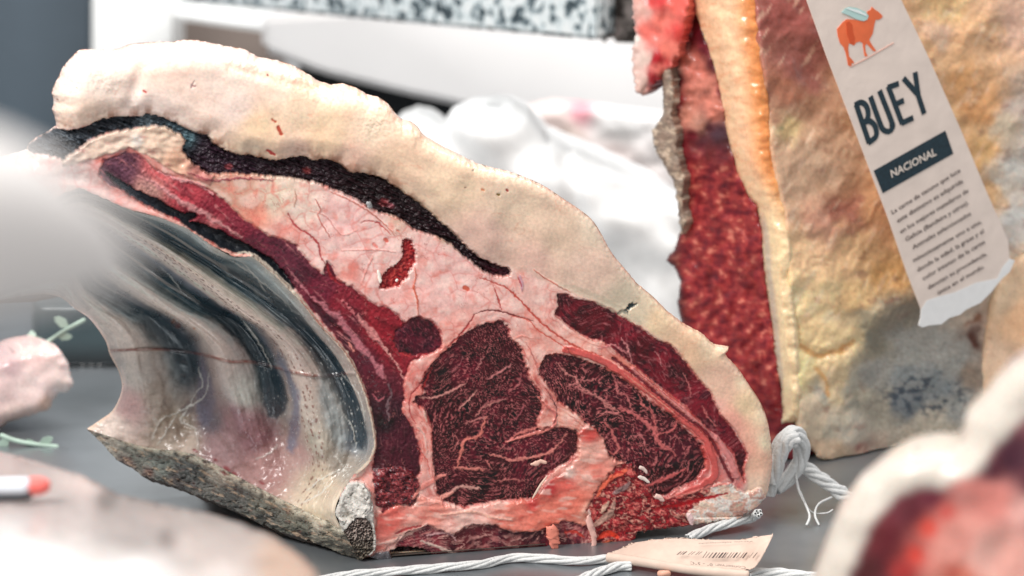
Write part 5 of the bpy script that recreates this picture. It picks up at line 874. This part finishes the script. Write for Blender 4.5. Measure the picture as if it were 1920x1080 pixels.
# ================================================================== SMALL BITS ON THE CUT FACE AND COUNTER
def chip(name, pts, wd, z, col, label, cat, group=None):
    l = [face_pt(np.array([float(u)]), np.array([float(v)]), np.array([z]))[0] for u, v in pts]; n = len(l)
    o = tube(name, l, wd*.00029/2, mat_flesh_cache(col), n=24, seg=8, taper=([0, .2, .5, .85, 1], [.35, .9, 1, .7, .25]), label=label, cat=cat, group=group)
    V = np.array([v.co for v in o.data.vertices]); c_ = V.mean(0); fn = Vector(FN); sd_ = float(pts[0][0])
    d = fbm(V[:, 0]*420+sd_, V[:, 2]*420, 3, 1401); V2 = V+FN*((V-c_)@FN*-.55)[:, None]; V2 += np.stack([d, d*0, -d], -1)*wd*.00010*(wd > 5); o.data.vertices.foreach_set('co', V2.astype(np.float32).ravel()); return o
_mc = {}
def mat_flesh_cache(c):
    if c not in _mc: _mc[c] = mat_plain('chip_%d' % len(_mc), c, .5, noise=.12, nscale=300)
    return _mc[c]
chip('bone_splinter', [(996,934),(1003,922),(1012,907),(1020,896),(1025,889)], 4.5, .002, (226,196,176), 'thin straight pale bone splinter stuck on the lower eye of meat', 'splinter')
chip('fat_flake', [(994,870),(1002,868),(1012,865),(1024,865)], 9, .0012, (222,178,160), 'flat oval pale fat flake lying above the bone splinter', 'flake')
chip('fat_crumb', [(1194,872),(1203,876),(1211,884)], 8, .003, (222,196,186), 'white fat crumb below the marbled cap muscle, upper of two', 'crumb')
chip('fat_crumb', [(1192,890),(1204,894),(1214,902)], 7, .004, (226,210,200), 'white fat crumb below the marbled cap muscle, lower of two', 'crumb')
chip('fat_crumb', [(1222,926),(1232,928),(1239,936)], 10, .004, (226,190,178), 'pink white crumb at the upper rim of the ragged red edge', 'crumb')
chip('fat_crumb', [(1284,958),(1290,966),(1294,980)], 12, .004, (232,196,194), 'blocky pink crumb low on the ragged red edge', 'crumb')
chip('fat_crumb', [(708,505),(713,531)], 6, .0015, (236,226,214), 'tiny white crumb at the lower left of the torn red cut', 'crumb')
chip('fat_crumb', [(741,527),(745,522)], 5, .0015, (240,230,222), 'tiny white crumb inside the torn red cut', 'crumb')
chip('fat_crumb', [(688,378),(693,384),(690,390)], 10, .001, (150,150,150), 'small grey crumb on the dark dried strip', 'crumb')
chip('hanging_fat_scrap', [(1028,980),(1034,1000),(1036,1015),(1038,1026)], 22, .004, (226,134,114), 'flat pink fat scrap hanging over the bottom edge of the joint', 'scrap')
chip('hanging_fat_scrap', [(1100,960),(1104,985),(1110,1005),(1108,1026)], 12, .004, (226,176,164), 'pale twisted fat scrap hanging left of the bright red chunk', 'scrap')
o = tube('meat_crumb', [gp(1236,1076,.002),gp(1245,1075,.003),gp(1254,1076,.002)], .0016, mat_flesh_cache((226,170,146)), n=16, seg=8, label='tiny peach crumb on the steel below the barcode tag', cat='crumb')

# ================================================================== WHITE WRAPPED LOAD BEHIND
M_CLOTH = mat_plain('white_wrap', (236, 236, 234), .6, noise=.02, nscale=10)
def wrapc(x, y):
    n = fbm(x/60, y/60, 3, 1200); c = np.broadcast_to(C(226, 226, 225), x.shape+(3,))*(1+.02*n)[..., None]; return rgba(c, .5)
M_WR = mat_flesh('white_wrapping', sss=.0, bump=.02, bscale=60, coat=.1, coat_rough=.4)
def wrap_h(x, y, s): d1, _ = ldist(x, y, [(1010,260),(1100,330),(1260,420)]); d2, _ = ldist(x, y, [(830,230),(900,330),(1000,420)]); d3, _ = ldist(x, y, [(1060,300),(1090,420),(1200,560)]); return 14*fbm(x/170, y/150, 2, 1201)-7*np.exp(-(d3/18)**2)-7*np.exp(-(d1/30)**2)-6*np.exp(-(d2/30)**2)
body('white_wrapped_bundle', [(800,270),(828,248),(845,220),(880,204),(920,200),(960,204),(990,218),(1012,240),(1030,264),(1070,282),(1120,302),(1180,330),(1240,358),(1300,400),(1320,520),(1320,680),(860,690),(760,560),(740,400)], M_WR, lambda u, v: 1.74+0*u, wrapc, wrap_h, step=6, rnd=60, rmm=30, thick=(0, .18, 0), jag=2, jags=60, label='large white wrapped bundle behind the slope of the joint', cat='bundle', ground=True)
body('white_wrapped_parcel', [(700,400),(720,260),(745,228),(775,216),(806,222),(832,240),(850,300),(860,420)], M_WR, lambda u, v: 1.86+0*u, wrapc, lambda x, y, s: 4*fbm(x/100, y/80, 2, 1203), step=6, rnd=40, rmm=24, thick=(0, .12, 0), jag=2, jags=60, label='smaller white wrapped parcel left of the big white bundle', cat='parcel', ground=True)
def stain_c(x, y):
    c = splat(x, y, [(1030,220,30,(226,206,200)),(1090,210,18,(220,150,160)),(1060,260,25,(214,196,186)),(1160,230,40,(226,224,222)),(1150,290,30,(230,216,212))]); return rgba(c, .5)
body('pink_stained_tray', [(985,200),(1040,190),(1100,196),(1290,220),(1300,420),(1020,420),(990,300)], M_WR, lambda u, v: 1.98+0*u, stain_c, lambda x, y, s: 5*fbm(x/50, y/50, 3, 1204), step=6, rnd=20, rmm=14, thick=(0, .06, 0), label='white paper with faint pink stains behind the white bundle', cat='paper', ground=False)

# ================================================================== BACK LEFT: dark bowl shape, herbs, cut piece
def teal_c(x, y):
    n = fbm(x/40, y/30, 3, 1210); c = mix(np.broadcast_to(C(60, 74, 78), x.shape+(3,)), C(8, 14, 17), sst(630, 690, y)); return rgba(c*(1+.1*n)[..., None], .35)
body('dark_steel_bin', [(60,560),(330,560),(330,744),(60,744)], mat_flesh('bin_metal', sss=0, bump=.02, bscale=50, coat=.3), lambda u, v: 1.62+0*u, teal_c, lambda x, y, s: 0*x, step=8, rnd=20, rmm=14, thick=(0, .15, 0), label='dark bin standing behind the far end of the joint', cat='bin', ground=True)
M_LEAF = mat_plain('green_leaf', (160, 180, 166), .5, noise=.25, nscale=60)
def sprig(name, pts, t, label, n=9):
    r_ = empty(name, tuple(at_t(*pts[0], t)), label=label, cat='herb')
    P = [at_t(u, v, t) for u, v in pts]; tube('stem', P, .0014, M_LEAF, r_, n=30, seg=6)
    rng = random.Random(len(label)*7+5)
    for i in range(n):
        f = i/n; k = min(int(f*(len(P)-1)), len(P)-2); p = Vector(P[k]).lerp(Vector(P[k+1]), f*(len(P)-1)-k); a = rng.uniform(-1, 1); L2 = rng.uniform(.007, .013); d = Vector((math.cos(a*3), rng.uniform(-.3, .3), math.sin(a)*.8)).normalized()
        s_ = d.cross(Vector((0, 1, .2))).normalized(); bm = bmesh.new(); vs = [bm.verts.new(p), bm.verts.new(p+d*L2*.4+s_*L2*.28), bm.verts.new(p+d*L2*.8+s_*L2*.2), bm.verts.new(p+d*L2), bm.verts.new(p+d*L2*.8-s_*L2*.2), bm.verts.new(p+d*L2*.4-s_*L2*.28)]; bm.faces.new(vs)
        g_ = bmesh.ops.extrude_face_region(bm, geom=list(bm.faces)); [setattr(v, 'co', v.co+Vector((0, .0006, 0))) for v in g_['geom'] if isinstance(v, bmesh.types.BMVert)]
        me = bpy.data.meshes.new('leaf'); bm.to_mesh(me); bm.free(); me.materials.append(M_LEAF); put('leaf', me, r_)
    return r_
sprig('herb_sprig', [(60,655),(90,640),(120,620),(160,598)], 1.52, 'green herb sprig above the pale pink cut end at left', 4)
sprig('herb_sprig', [(0,815),(25,825),(60,832),(110,838)], 1.47, 'green herb sprig on the steel below the pale pink cut end', 4)
def pk_c(x, y):
    n = fbm(x/20, y/12, 3, 1220); d = (y-650)+(x)*.0; c = splat(x, y, [(60,660,25,(224,190,184)),(0,720,30,(214,186,182)),(60,720,25,(232,206,200)),(110,690,18,(230,206,200)),(120,720,12,(228,208,200)),(30,780,20,(216,190,182)),(90,760,12,(206,170,150)),(20,690,20,(190,160,160))]); return rgba(c*(1+.08*n)[..., None], .3)
body('pink_cut_end', [(-90,730),(-40,690),(0,672),(40,650),(80,645),(112,655),(128,680),(132,705),(139,718),(130,735),(110,738),(100,752),(92,768),(60,778),(20,790),(0,802),(-90,840)], M_FAT, lambda u, v: 1.44+0*u, pk_c, lambda x, y, s: 2*fbm(x/50, y/40, 2, 1221), step=4, rnd=26, rmm=14, thick=(-.02, .05, 0), jag=3, jags=14, label='pale pink cut beef end at the left frame edge', cat='beef piece', ground=True)

# ================================================================== FOREGROUND
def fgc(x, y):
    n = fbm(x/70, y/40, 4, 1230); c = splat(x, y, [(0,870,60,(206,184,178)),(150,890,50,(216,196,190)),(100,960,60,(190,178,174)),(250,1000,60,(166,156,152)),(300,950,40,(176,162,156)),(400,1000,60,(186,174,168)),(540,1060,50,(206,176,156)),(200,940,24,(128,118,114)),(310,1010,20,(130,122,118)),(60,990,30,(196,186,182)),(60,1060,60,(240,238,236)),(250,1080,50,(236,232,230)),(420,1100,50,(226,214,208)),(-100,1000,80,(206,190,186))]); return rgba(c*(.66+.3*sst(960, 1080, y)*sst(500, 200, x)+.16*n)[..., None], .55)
def fgY(u, v): return np.interp(v, [820, 900, 1000, 1120, 1260], [1.04, .92, .84, .74, .66])
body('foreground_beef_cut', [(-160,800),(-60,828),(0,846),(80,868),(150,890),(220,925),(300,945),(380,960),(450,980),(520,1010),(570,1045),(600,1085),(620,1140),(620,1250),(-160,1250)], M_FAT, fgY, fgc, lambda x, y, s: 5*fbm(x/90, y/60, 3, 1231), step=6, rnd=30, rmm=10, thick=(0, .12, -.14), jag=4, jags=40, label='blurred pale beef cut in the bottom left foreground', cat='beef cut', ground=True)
M_PEN = mat_plain('pale_plastic', (214, 220, 228), .35); M_RED = mat_plain('red_tip', (228, 108, 100), .4); M_PEN_SHADOW = mat_plain('pen_shadow_black', (18, 24, 34), .5)
pen = empty('marker_pen', tuple(at_y(0, 915, .885)), label='pale marker with a red tip lying on the foreground beef at left', cat='marker')
tube('barrel', [at_y(-120, 913, .885), at_y(-40, 913, .885), at_y(58, 912, .885)], .0034, M_PEN, pen, n=20, seg=16)
tube('tip', [at_y(57, 912, .885), at_y(75, 911, .885), at_y(94, 911, .885)], .0036, M_RED, pen, n=14, seg=16, taper=([0, .6, 1], [1, .95, .4]))
tube('clip', [at_y(-120, 932, .883), at_y(0, 932, .883), at_y(60, 930, .883)], .0014, M_PEN_SHADOW, pen, n=14, seg=10)  # black tube put in as the shadow beneath the pen
def fsc(x, y):
    n = fbm(x/50, y/50, 4, 1240); P = [(1530,1130),(1545,1060),(1580,970),(1640,900),(1700,865),(1760,862),(1800,845),(1840,790),(1900,735),(1990,690)]
    d, t = ldist(x, y, P); wh = sst(64, 38, d+10*n)
    c = splat(x, y, [(1640,1000,40,(104,16,32)),(1700,950,30,(96,16,36)),(1620,1070,40,(88,14,28)),(1745,930,20,(104,24,44)),(1690,1070,20,(170,44,40)),(1740,990,16,(214,74,58)),(1715,1040,14,(206,64,50)),(1775,960,14,(206,90,80)),(1800,1020,40,(226,150,136)),(1840,1040,40,(236,178,164)),(1900,1050,40,(230,166,152)),(1860,940,35,(222,136,124)),(1790,1075,14,(206,80,64)),(1900,860,30,(80,30,48)),(1860,880,20,(104,40,56)),(1920,960,30,(216,160,150)),(1800,1080,30,(214,120,100)),(1950,900,40,(84,28,44))])
    c = c*(1+.25*n)[..., None]; c = mix(c, C(206, 196, 184)*(1+.05*n)[..., None], wh); return rgba(np.clip(c, .01, .86), .4)
body('foreground_steak', [(1515,1200),(1524,1080),(1545,1020),(1570,960),(1610,905),(1660,865),(1700,846),(1745,838),(1780,842),(1800,825),(1810,780),(1850,740),(1890,690),(1930,660),(2100,610),(2100,1240)], M_FAT, lambda u, v: .79+.00006*(1900-u)+0*v, fsc, lambda x, y, s: 3*fbm(x/120, y/120, 2, 1241), step=6, rnd=70, rmm=16, thick=(.01, .04, 0), jag=2, jags=120, label='blurred steak with a white fat rim in the bottom right foreground', cat='steak', ground=True)
# pale rib end rising from the left, very near the lens
cy_ = .42
sc_ = .78; pts = [(-.30, cy_+.02, .02), (-.26, cy_+.01, .17), (-.20, cy_, .27), (-.14, cy_, .318), (-.100, cy_, .322), (-.078, cy_, .318), (-.0665, cy_, .314)]
pale2 = tube('fatty_rib_end', [Vector((p[0]*sc_, p[1]*sc_, max(.02, CAMH-(CAMH-p[2])*sc_))) for p in pts], .0245*sc_, mat_plain('blurred_fat', (238, 232, 228), .5, noise=.04, nscale=40), n=60, seg=28, taper=([0, .5, .75, .9, .96, 1], [1.9, 1.4, 1.0, .8, .5, .15]), label='very blurred white fatty rib end rising at the left edge', cat='beef piece')
